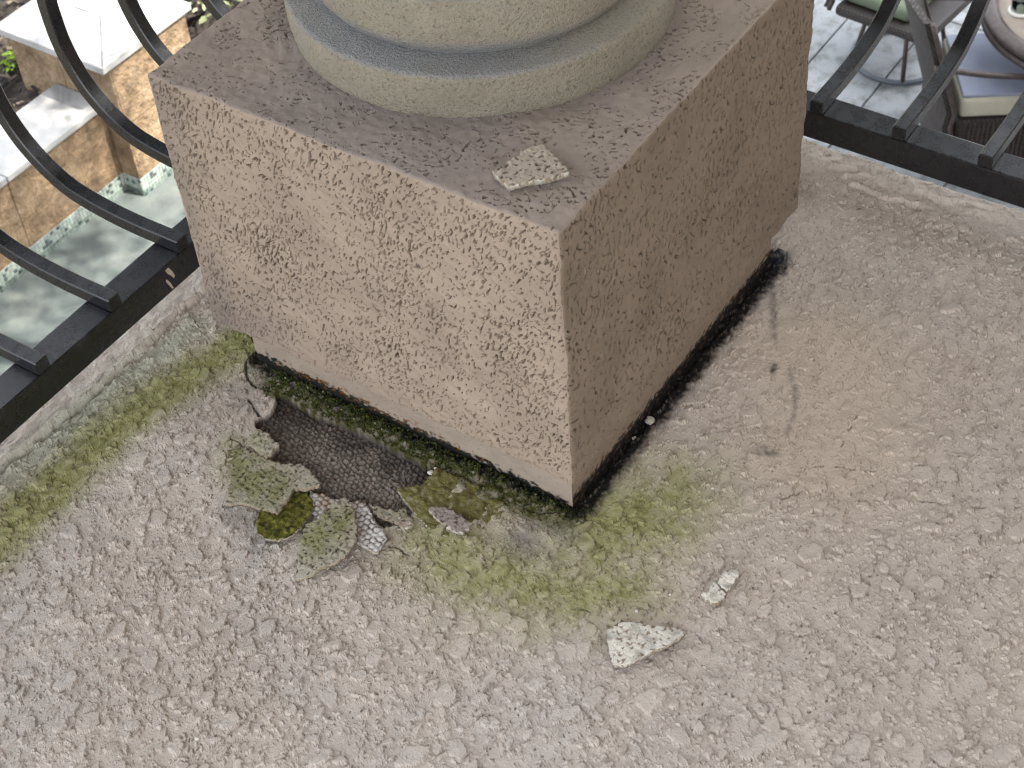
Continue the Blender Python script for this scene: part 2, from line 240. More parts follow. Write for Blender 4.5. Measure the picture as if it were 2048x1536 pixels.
def stone():
    m, n, l, b = nt('cast_stone'); a = noise_node(n, l, 9, 5, .65); f = noise_node(n, l, 330, 3, .7); g = noise_node(n, l, 900, 2, .6)
    r = ramp(n, l, a.outputs[0], [(.3, (.28, .25, .19)), (.55, (.35, .315, .245)), (.75, (.32, .30, .25))])
    r2 = ramp(n, l, f.outputs[0], [(.30, (.42, .40, .37)), (.45, (1, 1, 1)), (.8, (1.15, 1.13, 1.08))])
    mm = n.new('ShaderNodeMix'); mm.data_type = 'RGBA'; mm.blend_type = 'MULTIPLY'; mm.inputs[0].default_value = .8
    l.new(r.outputs[0], mm.inputs[6]); l.new(r2.outputs[0], mm.inputs[7])
    # lead grey on the ring tops: weathering plus sky sheen painted in
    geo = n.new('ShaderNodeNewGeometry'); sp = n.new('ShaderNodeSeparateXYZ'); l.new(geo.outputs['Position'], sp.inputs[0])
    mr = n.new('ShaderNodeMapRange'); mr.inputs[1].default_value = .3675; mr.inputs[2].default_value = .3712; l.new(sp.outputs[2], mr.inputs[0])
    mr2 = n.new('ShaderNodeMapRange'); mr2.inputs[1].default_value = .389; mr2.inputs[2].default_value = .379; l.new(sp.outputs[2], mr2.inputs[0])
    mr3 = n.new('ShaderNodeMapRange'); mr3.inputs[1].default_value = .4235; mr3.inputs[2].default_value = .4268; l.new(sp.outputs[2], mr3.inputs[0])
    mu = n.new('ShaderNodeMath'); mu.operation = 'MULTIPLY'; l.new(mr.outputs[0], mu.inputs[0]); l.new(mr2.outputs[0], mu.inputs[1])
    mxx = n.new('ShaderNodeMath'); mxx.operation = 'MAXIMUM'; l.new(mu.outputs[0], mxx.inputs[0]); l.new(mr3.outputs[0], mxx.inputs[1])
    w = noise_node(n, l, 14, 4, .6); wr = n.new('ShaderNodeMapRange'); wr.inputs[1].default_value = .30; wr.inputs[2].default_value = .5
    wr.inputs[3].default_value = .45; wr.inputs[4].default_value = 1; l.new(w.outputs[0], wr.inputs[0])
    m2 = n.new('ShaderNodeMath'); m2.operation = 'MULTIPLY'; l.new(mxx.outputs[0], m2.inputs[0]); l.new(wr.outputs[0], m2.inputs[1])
    # grey fades on the patio side: light falling there is painted in
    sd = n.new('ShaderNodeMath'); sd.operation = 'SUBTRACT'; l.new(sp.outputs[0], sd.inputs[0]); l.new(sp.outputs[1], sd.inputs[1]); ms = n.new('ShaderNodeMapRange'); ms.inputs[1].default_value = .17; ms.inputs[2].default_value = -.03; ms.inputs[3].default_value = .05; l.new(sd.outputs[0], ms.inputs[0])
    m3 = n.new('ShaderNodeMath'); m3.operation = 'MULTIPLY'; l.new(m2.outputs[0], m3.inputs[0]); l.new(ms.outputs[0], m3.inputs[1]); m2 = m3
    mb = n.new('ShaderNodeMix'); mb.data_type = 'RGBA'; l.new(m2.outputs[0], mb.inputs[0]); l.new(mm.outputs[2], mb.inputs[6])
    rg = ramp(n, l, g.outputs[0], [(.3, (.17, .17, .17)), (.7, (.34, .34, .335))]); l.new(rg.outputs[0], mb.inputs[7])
    l.new(mb.outputs[2], b.inputs['Base Color']); b.inputs['Roughness'].default_value = .92; b.inputs['Specular IOR Level'].default_value = .2
    k = bump(n, l, b, f.outputs[0], 1.0, .0042); bump(n, l, b, g.outputs[0], .5, .0005, k); return m
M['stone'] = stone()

# ---------------------------------------------------------------- balcony ledge (stucco sheet with real relief)
EX, EY = 0.582, 0.521            # outer edges of the ledge
BW = 0.378; BD = 0.369           # footprint of the plinth's base course
def ledge_fields(x, y):
    """height (m), colour of the stucco sheet at world x, y"""
    wx = x+.0035*pn(x/.016, y/.016, 3); wy = y+.0035*pn(x/.016, y/.016, 4)
    dens = fbm(x/.09, y/.09, 51, 2); wx = wx+.0012*pn(x/.004, y/.004, 5); wy = wy+.0012*pn(x/.004, y/.004, 6)
    wy2 = wy*1.12
    big_, rb_ = blobs(wx, wy2, .024, .14, .48, .64, 31, .03, .8)
    med_, rm_ = blobs(wx, wy2, .0125, .16, .46, .62, 32, .055, .85)
    sml_, rs_ = blobs(wx, wy2, .0066, .20, .46, .66, 33, .11, .8); tin_ = blobs(wx, wy2, .0041, .22, .46, .48, 35, .22)
    tex = np.maximum.reduce([.0054*big_, .0052*med_*sm(-.75, -.1, dens+.5), .0036*sml_, .0010*tin_])
    pitm = blobs(wx, wy, .0062, .07, .17, .5, 34, .06)*(tex < .0012)*sm(-.5, .2, dens+.2); tex = tex-.0022*pitm
    rim_shade = np.maximum.reduce([rb_*(tex < .0036), rm_*(tex < .0034), .8*rs_*(tex < .0027)])  # shade crescents painted on the dabs' -y rims to strengthen the relief
    tex = tex+.00028*fbm(wx/.009, wy/.009, 61, 3)+.0004*fbm(x/.03, y/.03, 63, 2)
    # trowelled smoother borders along the outer edges and on the tan patch beside the plinth
    dtan = dpoly(x, y, STAINS_TONES['tan']); smooth = sm(.13, .02, dtan)*.55
    edge = np.maximum(sm(.50, .54, x)*.5, sm(.484, .492, y)*.85)
    near = sm(.07, .0, np.maximum(-y, 0))*((x > 0) & (y < 0))*.35
    h = tex*(1-np.clip(np.maximum.reduce([smooth, edge, near]), 0, .85))
    h = h+.0022*fbm(x/.14, y/.14, 71, 2)+.0006*fbm(x/.05, y/.05, 73, 2)
    # swept trowel ridges
    for i, r_ in enumerate(RIDGE):
        d = dpoly(x+.0015*pn(x/.01, y/.01, 80), y, r_); h = h+.0042*np.exp(-(d/.0026)**2)
    bead = BEAD+[(0.2, .486), (.50, .487)]
    bead = [(-1.2, .497), (-.5, .495)]+bead
    d = dpoly(x, y+.0018*pn(x/.02, y/.02, 81), bead); h = h-.0035*np.exp(-((d-.0055)/.003)**2)*(y < .487)+.0050*np.exp(-(d/.0028)**2)*(1-sm(-.1, .05, np.abs(pn(x/.03, y*0, 83))-.5))
    h = h+.0015*np.exp(-(dpoly(x, y, [(.548, -1.2), (.545, -.30), (.552, -.12), (.549, .02), (.55, .5)])/.005)**2)*np.clip(.4+pn(x/.02, y/.05, 84), 0, 1)
    # outer bevel and round-over
    h = h+.0030*sm(.47, .54, x)*fbm(x/.022, y/.045, 85, 3)+.0022*sm(.42, .47, y)*fbm(x/.03, y/.02, 86, 3)+.0035*sm(.40, .44, y)*sm(.485, .46, y)*np.maximum(fbm(x/.02, y/.015, 87, 2), 0)
    h = h-.07*np.maximum(y-.487, 0)-.14*np.maximum(x-.548, 0)
    h = h-.006*sm(EY-.007, EY, y)**2-.006*sm(EX-.007, EX, x)**2
    # stucco turns up against the plinth, leaving an open joint
    h = h+.0035*np.exp(-np.maximum(-x-.012, 0)/.03)*(x < 0)*((y > -.03) & (y < BD))*0+.0
    # ---- colour
    lo = fbm(x/.22, y/.22, 91, 3); c = np.empty(x.shape+(3,)); c[...] = (.525, .448, .385)
    c = mix(c, (.495, .442, .398), np.clip(sm(-.3, .5, lo)*.4+sm(.05, -.2, x)*.5, 0, 1))  # random greying, plus a cool sky cast painted in toward -x
    c = mix(c, (.56, .49, .42), sm(.05, .5, fbm(x/.12, y/.12, 95, 3))*.4)
    c = mix(c, (.60, .53, .455), np.maximum(sm(.52, .56, x), sm(.486, .494, y))*.75)
    grain = fbm(x/.012, y/.012, 97, 3)
    c = mix(c, (.54, .44, .325), sm(.15, .0, dtan)*.55)
    alg = np.zeros(x.shape); big = fbm(x/.035, y/.03, 101, 3); fi = fbm(x/.008, y/.008, 105, 2)
    for key, w, amp in (('left', .034, 1.0), ('front', .060, .74), ('front2', .044, 1.0), ('front3', .068, .74), ('plate', .035, .45), ('gpl', .04, .5), ('fade', .055, .35), ('c', .02, .8)):
        d = dpoly(x, y, ALG[key]); alg = np.maximum(alg, amp*np.exp(-(d/w)**2))
    a = np.clip(alg*(1.0+.28*big)+.16*alg*fi-.02, 0, 1)
    c = mix(c, (.29, .29, .105), sm(.02, .95, a)*.86)
    c = mix(c, (.15, .145, .04), sm(.5, 1.0, a)*.55*sm(-.2, .6, fi)); c = mix(c, (.13, .10, .05), rim_shade*sm(.1, .6, a)*.6)
    d = dpoly(x, y, ALG['pale']); c = mix(c, (.40, .43, .33), np.exp(-(d/.022)**2)*.6)
    c = mix(c, (.22, .20, .19), np.exp(-(dpoly(x, y, STAINS_TONES['grey'])/.028)**2)*np.clip(.6+.5*big, 0, .85))
    c = mix(c, (.16, .165, .17), np.exp(-(dpoly(x, y, STAINS_TONES['plate_grey'])/.016)**2)*.5)  # darker grey along the lower left of the biggest plate
    for k_, w_, a_ in (('s1', .0035, .62), ('s2', .003, .5), ('d1', .0035, .95), ('d2', .005, .85)):
        d = dpoly(x+.002*pn(x/.008, y/.008, 111), y, STAINS_TONES[k_]); c = mix(c, (.06, .052, .05), np.exp(-(d/w_)**2)*a_*np.clip(.75+.6*fi, 0, 1))
    # grime in the joint round the base course
    px = np.clip(x, 0, BW); py = np.clip(y, 0, BD); dj = np.hypot(x-px, y-py); front = (y < 0)
    wj = np.where(front, .0182, .011); n2 = fbm(x/.006, y/.006, 121, 2)
    blk = sm(1.45, .75, dj/wj+.16*n2+.14*big)*((x > -.02) & (x < BW+.02) & (y < BD+.01) | (x < 0) & (y < BD))
    blk = np.where((x < 0) & (y > .0), np.minimum(blk, 1), blk)
    c = mix(c, (.0045, .004, .004), blk*.985)
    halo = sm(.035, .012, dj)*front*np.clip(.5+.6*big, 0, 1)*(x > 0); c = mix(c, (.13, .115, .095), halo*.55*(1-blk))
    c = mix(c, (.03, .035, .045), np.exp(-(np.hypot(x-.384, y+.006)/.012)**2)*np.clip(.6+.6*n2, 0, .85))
    # moss beside the left side of the base course
    ms = sm(.040, .030, -x+.004*big)*(x < .001)*sm(-.03, .03, y)*sm(.385, .33, y)
    c = mix(c, (.060, .062, .016), ms*np.clip(.9+.4*fi, 0, 1)*(1-.55*blk))
    c = mix(c, (.006, .009, .006), ms*sm(.017, .008, -x+.004*n2)*.95)
    wash = sm(.10, .02, np.hypot(np.maximum(-x-.02, 0), 0))*(x < 0)*((y > .30) & (y < .40))*sm(-.3, .5, big); c = mix(c, (.20, .185, .16), wash*.45)
    # joint depth and moss lumps
    h = h-.0045*sm(.009, .003, dj)*(1-.5*ms)+.0022*ms*np.maximum(fbm(x/.007, y/.007, 131, 2)+.1, 0)
    h = h+.0012*blk*fbm(x/.004, y/.004, 133, 2)
    # cracks
    cj = .0012*pn(x/.006, y/.006, 141)
    for i, cr in enumerate(CRACKS):
        d = dpoly(x+cj, y+.0012*pn(x/.006, y/.006, 142), cr); w = .0013 if i in (0, 1) else .00065
        k_ = sm(w*1.35, w*.4, d)*(1 if i in (0, 1, 3, 7, 8, 10, 11) else sm(-.25, .15, pn(x/.012, y/.012, 143+i))*.55); h = h-.0032*k_; c = mix(c, (.05, .043, .037), k_*.85)
    # broken out patch: lath of woven mesh below
    near_h = dpoly(x, y, HOLE+[HOLE[0]]) < .02; ins = np.zeros(x.shape, bool)
    if near_h.any() or True:
        jx = x+.0009*pn(x/.004, y/.004, 151); jy = y+.0009*pn(x/.004, y/.004, 152); ins = inpoly(jx, jy, HOLE)
    u = y*.97+x*.22; v = x*.97-y*.22; u = u+.0021*pn(x/.009, y/.009, 161)+.0008*pn(x/.003, y/.003, 168); v = v+.0019*pn(x/.009, y/.009, 162)+.0008*pn(x/.003, y/.003, 169)
    row = np.floor(v/.0048); wv = np.abs(np.sin(pi*(u/.0064+.5*(row % 2))))**.6*np.abs(np.sin(pi*v/.0048))**.5
    fl = -.0078+.0023*wv*(1+.9*fbm(x/.007, y/.007, 163, 2))+.0012*pn(x/.0025, y/.0025, 164)+.0012*fbm(x/.04, y/.04, 165, 2)
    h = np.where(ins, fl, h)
    fc = np.empty(x.shape+(3,)); fc[...] = (.26, .222, .19)
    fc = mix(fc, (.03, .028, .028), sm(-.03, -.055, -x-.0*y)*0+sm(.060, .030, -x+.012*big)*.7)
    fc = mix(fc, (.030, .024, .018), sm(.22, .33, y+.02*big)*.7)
    fc = mix(fc, (.27, .245, .22), sm(.085, .115, -x+.01*big)*sm(.26, .20, y)*.75)
    fc = mix(fc, (.12, .065, .03), sm(.35, .8, fbm(x/.012, y/.012, 167, 2))*.35)
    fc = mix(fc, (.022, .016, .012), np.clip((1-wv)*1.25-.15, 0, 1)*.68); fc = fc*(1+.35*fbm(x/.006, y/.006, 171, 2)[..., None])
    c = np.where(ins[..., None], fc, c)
    c = mix(c, (.12, .095, .075), pitm*.6*(1-.6*np.clip(edge, 0, 1))); c = c*(1+.07*grain[..., None]); c = np.where(ins[..., None], c, mix(c, (.16, .13, .105), rim_shade*.64*np.clip(.8+.8*dens, 0, 1)*(1-.7*np.clip(edge, 0, 1))))
    return h, np.clip(c, .004, .9), ins

def nonuni(parts):
    out = [parts[0][0]]
    for a, b, st in parts:
        n = max(1, int(round((b-a)/st))); out += list(a+(b-a)*(np.arange(n)+1)/n)
    return np.array(out)
xs = nonuni([(-1.6, -.62, .05), (-.62, -.475, .006), (-.475, -.135, .00128), (-.135, .0, .00085), (.0, .0-0+.382, .00128), (.382, EX, .00125)])
ys = nonuni([(-1.6, -.60, .05), (-.60, -.45, .006), (-.45, .06, .00128), (.06, .345, .00085), (.345, EY, .00122)])
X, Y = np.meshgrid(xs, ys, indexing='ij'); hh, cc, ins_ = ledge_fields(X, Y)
# drop-off rows on the two outer edges
V = np.stack([X, Y, hh], -1); V[-1, :, 2] = -.25; V[:, -1, 2] = -.25; V[-1, :, 0] = V[-2, :, 0]+.0008; V[:, -1, 1] = V[:, -2, 1]+.0008
nx, ny = V.shape[:2]; idx = np.arange(nx*ny).reshape(nx, ny)
Fq = np.stack([idx[:-1, :-1], idx[1:, :-1], idx[1:, 1:], idx[:-1, 1:]], -1).reshape(-1, 4)
xc = (xs[:-1]+xs[1:])/2; yc = (ys[:-1]+ys[1:])/2; XC, YC = np.meshgrid(xc, yc, indexing='ij')
# nothing is ever seen under the base course; far corners outside the sight lines get no fine cells
keep = ~((XC > .012) & (XC < BW-.012) & (YC > .012) & (YC < BD-.012))
Fq = Fq[keep.ravel()]
used = np.zeros(nx*ny, bool); used[Fq.ravel()] = True; remap = np.cumsum(used)-1
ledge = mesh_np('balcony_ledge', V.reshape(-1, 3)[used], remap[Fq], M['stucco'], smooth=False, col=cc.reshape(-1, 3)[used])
ledge['kind'] = 'structure'
print('ledge quads', len(Fq))
M['facade'] = mat_noise('facade_stucco', [(.3, (.40, .35, .30)), (.7, (.46, .40, .34))], 30, .9, bs=.5, bd=.003, bscale=160)
boxo('ledge_body', (-1.6, EX-.006, -1.6, EY-.006, -.25, -.0125), M['facade'], ledge)

# ---------------------------------------------------------------- plinth
HB, HT, OV = .036, .3296, .006
AX, AY = .4262, .4142           # far sides of the block
def pit_field(u, v, seed, du=0.35):
    """worm-holed stucco: depth of the pits (m) and mask; strokes run along v tilted by du"""
    iso = seed == 601; k_ = {501: 1.5, 601: 1.0}.get(seed, .95); u = u/k_; v = v/(1.15 if k_ > 1 else 1.0); uu = u+du*v; wx = uu+.0010*pn(u/.006, v/.006, seed+1); wy = v+.0015*pn(u/.006, v/.006, seed+2)
    dens = fbm(u/.07, v/.07, seed+3, 3)
    a = pn(wx/(.0038 if iso else .0026), wy/(.0040 if iso else .0062), seed+4)+.35*pn(wx/.0016, wy/.0030, seed+5)
    b = np.abs(pn(wx/.0070, wy/.0125, seed+6)); gate = pn(wx/.008, wy/.009, seed+7)
    p1 = sm(.40, .52, a+.22*dens); p2 = sm(.060, .025, b)*sm(.10, .22, gate+.25*dens)*(.35 if iso else 1)
    return np.maximum(p1, p2)
def plinth_col(u, v, w_edge, kind):
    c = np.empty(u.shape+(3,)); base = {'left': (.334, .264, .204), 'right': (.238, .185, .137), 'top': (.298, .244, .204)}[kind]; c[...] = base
    c = mix(c, tuple(k*.86 for k in base), sm(-.2, .6, fbm(u/.10, v/.10, 211, 3))*.7)
    c = mix(c, tuple(min(1, k*1.13) for k in base), sm(.1, .7, fbm(u/.06, v/.06, 221, 3))*.5)
    return c*(1+.05*fbm(u/.01, v/.01, 231, 2)[..., None])
pl = empty('plinth', (0, 0, 0), 'square tan stucco plinth pitted with worm holes, mould black along its foot', 'plinth')
def panel(name, u0, u1, v0, v1, st, mapper, kind, seed, du, cull=None, shade=1.0):
    """one face of the block built as a relief sheet"""
    r_ = .0042; q_ = r_*.2929; us = np.linspace(u0+q_, u1-q_, int(round((u1-u0)/st))+1); vs = np.linspace(v0+q_, v1-q_, int(round((v1-v0)/st))+1)
    U, W = np.meshgrid(us, vs, indexing='ij'); p = pit_field(U, W, seed, du)*(sm(-.35, .15, fbm(U/.03, W/.03, 771, 2))*.85 if kind == 'top' else 1)
    ed = np.minimum.reduce([U-u0, u1-U, W-v0, v1-W]); p = p*sm(.0012, .004, ed)*(1 if kind == 'top' else .45+.55*sm(HB+.004, HB+.035, W+.02*fbm(U/.03, W/.03, 773, 2)))
    dep = -(.0034 if kind == 'right' else .0025)*p+.0005*fbm(U/.05, W/.05, seed+20, 2)*sm(.001, .01, ed)+.00018*pn(U/.004, W/.004, seed+21)*sm(.001, .003, ed)
    dep = dep-np.where(ed < r_, r_-np.sqrt(np.maximum(r_*r_-(r_-ed)**2, 0)), 0)
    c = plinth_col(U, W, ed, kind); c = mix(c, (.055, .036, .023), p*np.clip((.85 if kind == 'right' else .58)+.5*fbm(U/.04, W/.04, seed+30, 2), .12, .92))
    if kind == 'left':
        g = np.maximum(sm(.06, .0, u1-U+.03*fbm(U/.04, W/.04, 301, 2)), 0)*.55; c = mix(c, (.20, .165, .135), g)
        g = sm(.09, .02, W-v0+.03*fbm(U/.05, W/.05, 303, 2))*sm(.25, .42, U)*.5; c = mix(c, (.19, .155, .14), g)
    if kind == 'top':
        g = sm(.03, .0, np.hypot(U-.2242, W-.2197)-.171+.01*fbm(U/.02, W/.02, 305, 2))*.35; c = mix(c, (.15, .13, .125), g)  # darker ring round the column foot: its contact shade painted in
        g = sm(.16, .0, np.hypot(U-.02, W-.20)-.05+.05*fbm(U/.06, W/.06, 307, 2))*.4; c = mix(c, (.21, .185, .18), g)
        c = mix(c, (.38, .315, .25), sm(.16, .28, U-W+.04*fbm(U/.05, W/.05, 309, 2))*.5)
    V_ = wobble(mapper(U, W, dep)); n0, n1 = U.shape; id_ = np.arange(n0*n1).reshape(n0, n1)
    F_ = np.stack([id_[:-1, :-1], id_[1:, :-1], id_[1:, 1:], id_[:-1, 1:]], -1)
    if cull is not None:
        k = ~cull((U[:-1, :-1]+U[1:, 1:])/2, (W[:-1, :-1]+W[1:, 1:])/2); F_ = F_[k]
    F_ = F_.reshape(-1, 4); us_ = np.zeros(n0*n1, bool); us_[F_.ravel()] = True; rm = np.cumsum(us_)-1
    print(name, len(F_)); return V_.reshape(-1, 3)[us_], rm[F_], c.reshape(-1, 3)[us_]
R3 = .0035
def wobble(V_):
    x, y, z = V_[..., 0], V_[..., 1], V_[..., 2]; a = x/.045+z/.052; b = y/.045-z/.047; d = np.stack([pn(a, b, 921), pn(a, b, 922), pn(a, b, 923)], -1)*.0015
    a = x/.009+z/.0107; b = y/.009-z/.0093; return V_+d+np.stack([pn(a, b, 924), pn(a, b, 925), pn(a, b, 926)], -1)*.00070
sheets = []
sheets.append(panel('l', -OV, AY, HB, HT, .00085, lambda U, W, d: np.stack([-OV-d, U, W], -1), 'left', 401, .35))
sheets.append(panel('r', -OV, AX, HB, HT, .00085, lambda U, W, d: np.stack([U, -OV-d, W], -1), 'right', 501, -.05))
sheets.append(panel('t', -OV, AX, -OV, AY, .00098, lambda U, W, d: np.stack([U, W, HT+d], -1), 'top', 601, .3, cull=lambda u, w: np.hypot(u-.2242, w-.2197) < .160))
# orient: flip sheets so that normals face outwards, join as one skin
Vs, Fs, Cs = [], [], []; off = 0
for k, (v_, f_, c_) in enumerate(sheets):
    if k == 0: f_ = f_[:, ::-1]
    Vs.append(v_); Fs.append(f_+off); Cs.append(c_); off += len(v_)
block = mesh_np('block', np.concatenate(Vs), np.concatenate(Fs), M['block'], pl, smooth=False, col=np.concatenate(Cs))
M['tan'] = mat_noise('tan_stucco', [(.3, (.33, .26, .19)), (.7, (.40, .32, .24))], 40, .9, bs=.5, bd=.0015, bscale=240)
boxo('core', (.0-OV+.0026, AX, .0-OV+.0026, AY, HB+.0006, HT-.0028), M['tan'], pl)
# base course: smoother band, set back under the block
def base_sheet(u0, u1, mapper, kind, seed):
    st = .0012; us = np.linspace(u0, u1, int((u1-u0)/st)+1); vs = np.linspace(-.014, HB+.002, 44)
    U, W = np.meshgrid(us, vs, indexing='ij'); dep = .0004*fbm(U/.02, W/.02, seed, 3)-.0008*sm(.5, .65, pn(U/.003, W/.004, seed+3))
    c = np.empty(U.shape+(3,)); c[...] = (.318, .258, .205) if kind == 'left' else (.238, .185, .137)  # side shading painted in here too: paler left, darker elsewhere
    c = c*(1+.08*fbm(U/.03, W/.02, seed+5, 2)[..., None]); nz = fbm(U/.007, W/.005, seed+7, 3)
    if kind == 'left':
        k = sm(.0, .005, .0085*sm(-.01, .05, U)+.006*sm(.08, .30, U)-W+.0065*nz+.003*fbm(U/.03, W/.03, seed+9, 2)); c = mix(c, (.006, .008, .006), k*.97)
        k = sm(.42, .62, nz+.15*sm(.1, .2, U))*sm(.10, .14, U)*sm(.345, .30, U)*sm(.026, .012, W)*sm(.0, .006, W)
        c = mix(c, (.20, .085, .025), k*.6)
    else:
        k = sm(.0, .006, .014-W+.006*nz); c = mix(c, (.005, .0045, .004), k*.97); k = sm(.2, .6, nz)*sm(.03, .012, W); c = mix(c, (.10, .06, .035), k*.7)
    Vv = mapper(U, W, dep); id_ = np.arange(U.size).reshape(U.shape)
    F_ = np.stack([id_[:-1, :-1], id_[1:, :-1], id_[1:, 1:], id_[:-1, 1:]], -1).reshape(-1, 4)
    return Vv.reshape(-1, 3), F_, c.reshape(-1, 3)
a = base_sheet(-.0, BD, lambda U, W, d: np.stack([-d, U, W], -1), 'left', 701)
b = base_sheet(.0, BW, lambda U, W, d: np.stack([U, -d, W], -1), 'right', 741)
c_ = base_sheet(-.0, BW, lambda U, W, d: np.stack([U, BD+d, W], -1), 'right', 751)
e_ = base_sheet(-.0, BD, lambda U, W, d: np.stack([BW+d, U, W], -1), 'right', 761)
Vs, Fs, Cs = [], [], []; off = 0
for k, (v_, f_, cc_) in enumerate((a, b, c_, e_)):
    if k in (0, 2): f_ = f_[:, ::-1]
    Vs.append(v_); Fs.append(f_+off); Cs.append(cc_); off += len(v_)
base = mesh_np('base_course', np.concatenate(Vs), np.concatenate(Fs), M['block'], pl, smooth=False, col=np.concatenate(Cs))

# ---------------------------------------------------------------- column on the plinth
col = empty('column', (.2242, .2197, HT), 'round cream cast stone column foot with a stepped ring, standing on the tan plinth', 'column')
def ring(name, prof):
    P = np.array(prof); seg = 240; a = np.arange(seg)*2*pi/seg; R_ = P[:, 0:1]+.0006*pn(a[None]*7+P[:, 1:2]*60, P[:, 1:2]*45+a[None]*0, 1201)+.0004*pn(a[None]*40, P[:, 1:2]*260+a[None]*0, 1202)*(P[:, 0:1] > .05)
    V = np.stack([R_*np.cos(a), R_*np.sin(a), P[:, 1:2]+.0005*pn(a[None]*9, P[:, 0:1]*80, 1203)], -1).reshape(-1, 3); n = len(P); i = np.arange(n-1)[:, None]*seg; j = np.arange(seg)[None]; j2 = (j+1) % seg
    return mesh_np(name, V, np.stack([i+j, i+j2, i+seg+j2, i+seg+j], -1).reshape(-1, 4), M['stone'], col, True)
def arc(cx, cy, r, a0, a1, n=8): return [(cx+r*cos(rad(a0+(a1-a0)*i/n)), cy+r*sin(rad(a0+(a1-a0)*i/n))) for i in range(n+1)]
def dense(pts, st=.004):
    out = [pts[0]]
    for a, b in zip(pts[:-1], pts[1:]):
        k = max(1, int(math.hypot(b[0]-a[0], b[1]-a[1])/st)); out += [(a[0]+(b[0]-a[0])*t/k, a[1]+(b[1]-a[1])*t/k) for t in range(1, k+1)]
    return out
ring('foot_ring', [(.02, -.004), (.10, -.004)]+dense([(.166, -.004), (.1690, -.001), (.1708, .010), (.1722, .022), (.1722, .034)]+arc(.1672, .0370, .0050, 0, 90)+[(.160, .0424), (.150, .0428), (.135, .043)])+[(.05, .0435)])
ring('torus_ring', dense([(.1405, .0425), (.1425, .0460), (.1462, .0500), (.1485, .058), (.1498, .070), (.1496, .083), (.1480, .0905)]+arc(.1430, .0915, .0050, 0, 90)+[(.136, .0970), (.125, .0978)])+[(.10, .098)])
ring('fillet', [(.126, .0970), (.1290, .101), (.1315, .118), (.131, .130), (.127, .134), (.118, .136)])
ring('shaft', [(.1172, .135), (.116, .147), (.1125, .163), (.112, .19), (.112, .9), (.106, 1.7), (.098, 2.10)])
ring('capital', [(.098, 2.10), (.112, 2.105), (.114, 2.12), (.102, 2.13), (.104, 2.19), (.13, 2.23), (.135, 2.26), (.0, 2.26)])
boxo('abacus', (-.17, .17, -.17, .17, 2.26, 2.385), M['stone'], col, bev=.004)

# ---------------------------------------------------------------- railings
BELLY = [(.462, .0786), (.49, .078), (.52, .0775), (.555, .079), (.59, .0835), (.62, .092), (.65, .112), (.672, .138), (.687, .172), (.692, .21), (.690, .25), (.676, .32), (.645, .42), (.60, .54), (.55, .67), (.51, .79), (.492, .88), (.4945, .905)]
def railing(nm, left, label, n0, n1, p0, dp):
    root = empty(nm, (0, 0, 0), label, 'railing')
    if left: m_ = lambda a, y, z: (a, y, z)
    else: m_ = lambda a, y, z: (y+.0555, a, z)
    def bar(name, a0, a1, y0, y1, z0, z1, bev=.0015):
        if left: return boxo(name, (a0, a1, y0, y1, z0, z1), M['iron'], root, bev)
        return boxo(name, (y0+.0555, y1+.0555, a0, a1, z0, z1), M['iron'], root, bev)
    end = .513 if left else .4735
    bar('bottom_rail', -1.6, end, .4775, .5115, .037, .0708)
    bar('top_rail', -1.6, end, .475, .515, .90, .915, .004)
    if left:
        for q in (-1.55,): bar('post', q, q+.034, .4776, .5114, .071, .8995)
    else: bar('post', .4782, .5122, .4770, .5120, .0006, .8995); bar('post', -1.55, -1.516, .4776, .5114, .071, .8995)
    me = None
    path = [(0, q.x+.0145, q.y+.0005) for q in spline([(a, b, 0) for a, b in BELLY], 6)]
    for k in range(n0, n1):
        a = p0+dp*k
        if me is None:
            pts = [m_(0, q[1], q[2]) for q in path]
            o = tube('baluster', pts, .0152, M['iron'], root, square=True, up=(1, 0, 0) if left else (0, 1, 0), w=.0152)
            bm = bmesh.new(); bm.from_mesh(o.data); bmesh.ops.bevel(bm, geom=[e for e in bm.edges if e.calc_face_angle(0) > 1.0], offset=.0012, segments=1, affect='EDGES'); bm.to_mesh(o.data); bm.free(); me = o.data
        else:
            o = link(bpy.data.objects.new('baluster', me)); o.parent = root
        o.location = (a, 0, 0) if left else (0, a, 0)
    return root
rl = railing('railing', True, 'black iron railing with bulging balusters along the pool side, left of the plinth', -15, 5, .0337, .0977)
rr_ = railing('railing', False, 'black iron railing with bulging balusters above the paved patio, right of the plinth', -15, 5, .0305, .0929)
# bare scratch on the inner face of the pool side rail
def flat_poly(name, pts, t, nrm, mat, parent=None):
    bm = bmesh.new(); vs = [bm.verts.new(p) for p in pts]; f = bm.faces.new(vs); r = bmesh.ops.extrude_face_region(bm, geom=[f])
    for v in [e for e in r['geom'] if isinstance(e, bmesh.types.BMVert)]: v.co += Vector(nrm)*t
    bmesh.ops.recalc_face_normals(bm, faces=bm.faces); return obj_bm(name, bm, mat, parent)
flat_poly('paint_chip', [(.0040, .4776, .0660), (.0085, .4776, .0668), (.0118, .4776, .0600), (.0135, .4776, .0525), (.0115, .4776, .0505), (.0090, .4776, .0560), (.0060, .4776, .0600)], .0006, (0, -1, 0), M['chip'], rl)
flat_poly('paint_chip', [(.0010, .4776, .0540), (.0030, .4776, .0555), (.0060, .4776, .0480), (.0080, .4776, .0400), (.0060, .4776, .0405), (.0035, .4776, .0470)], .0005, (0, -1, 0), M['chip'], rl)

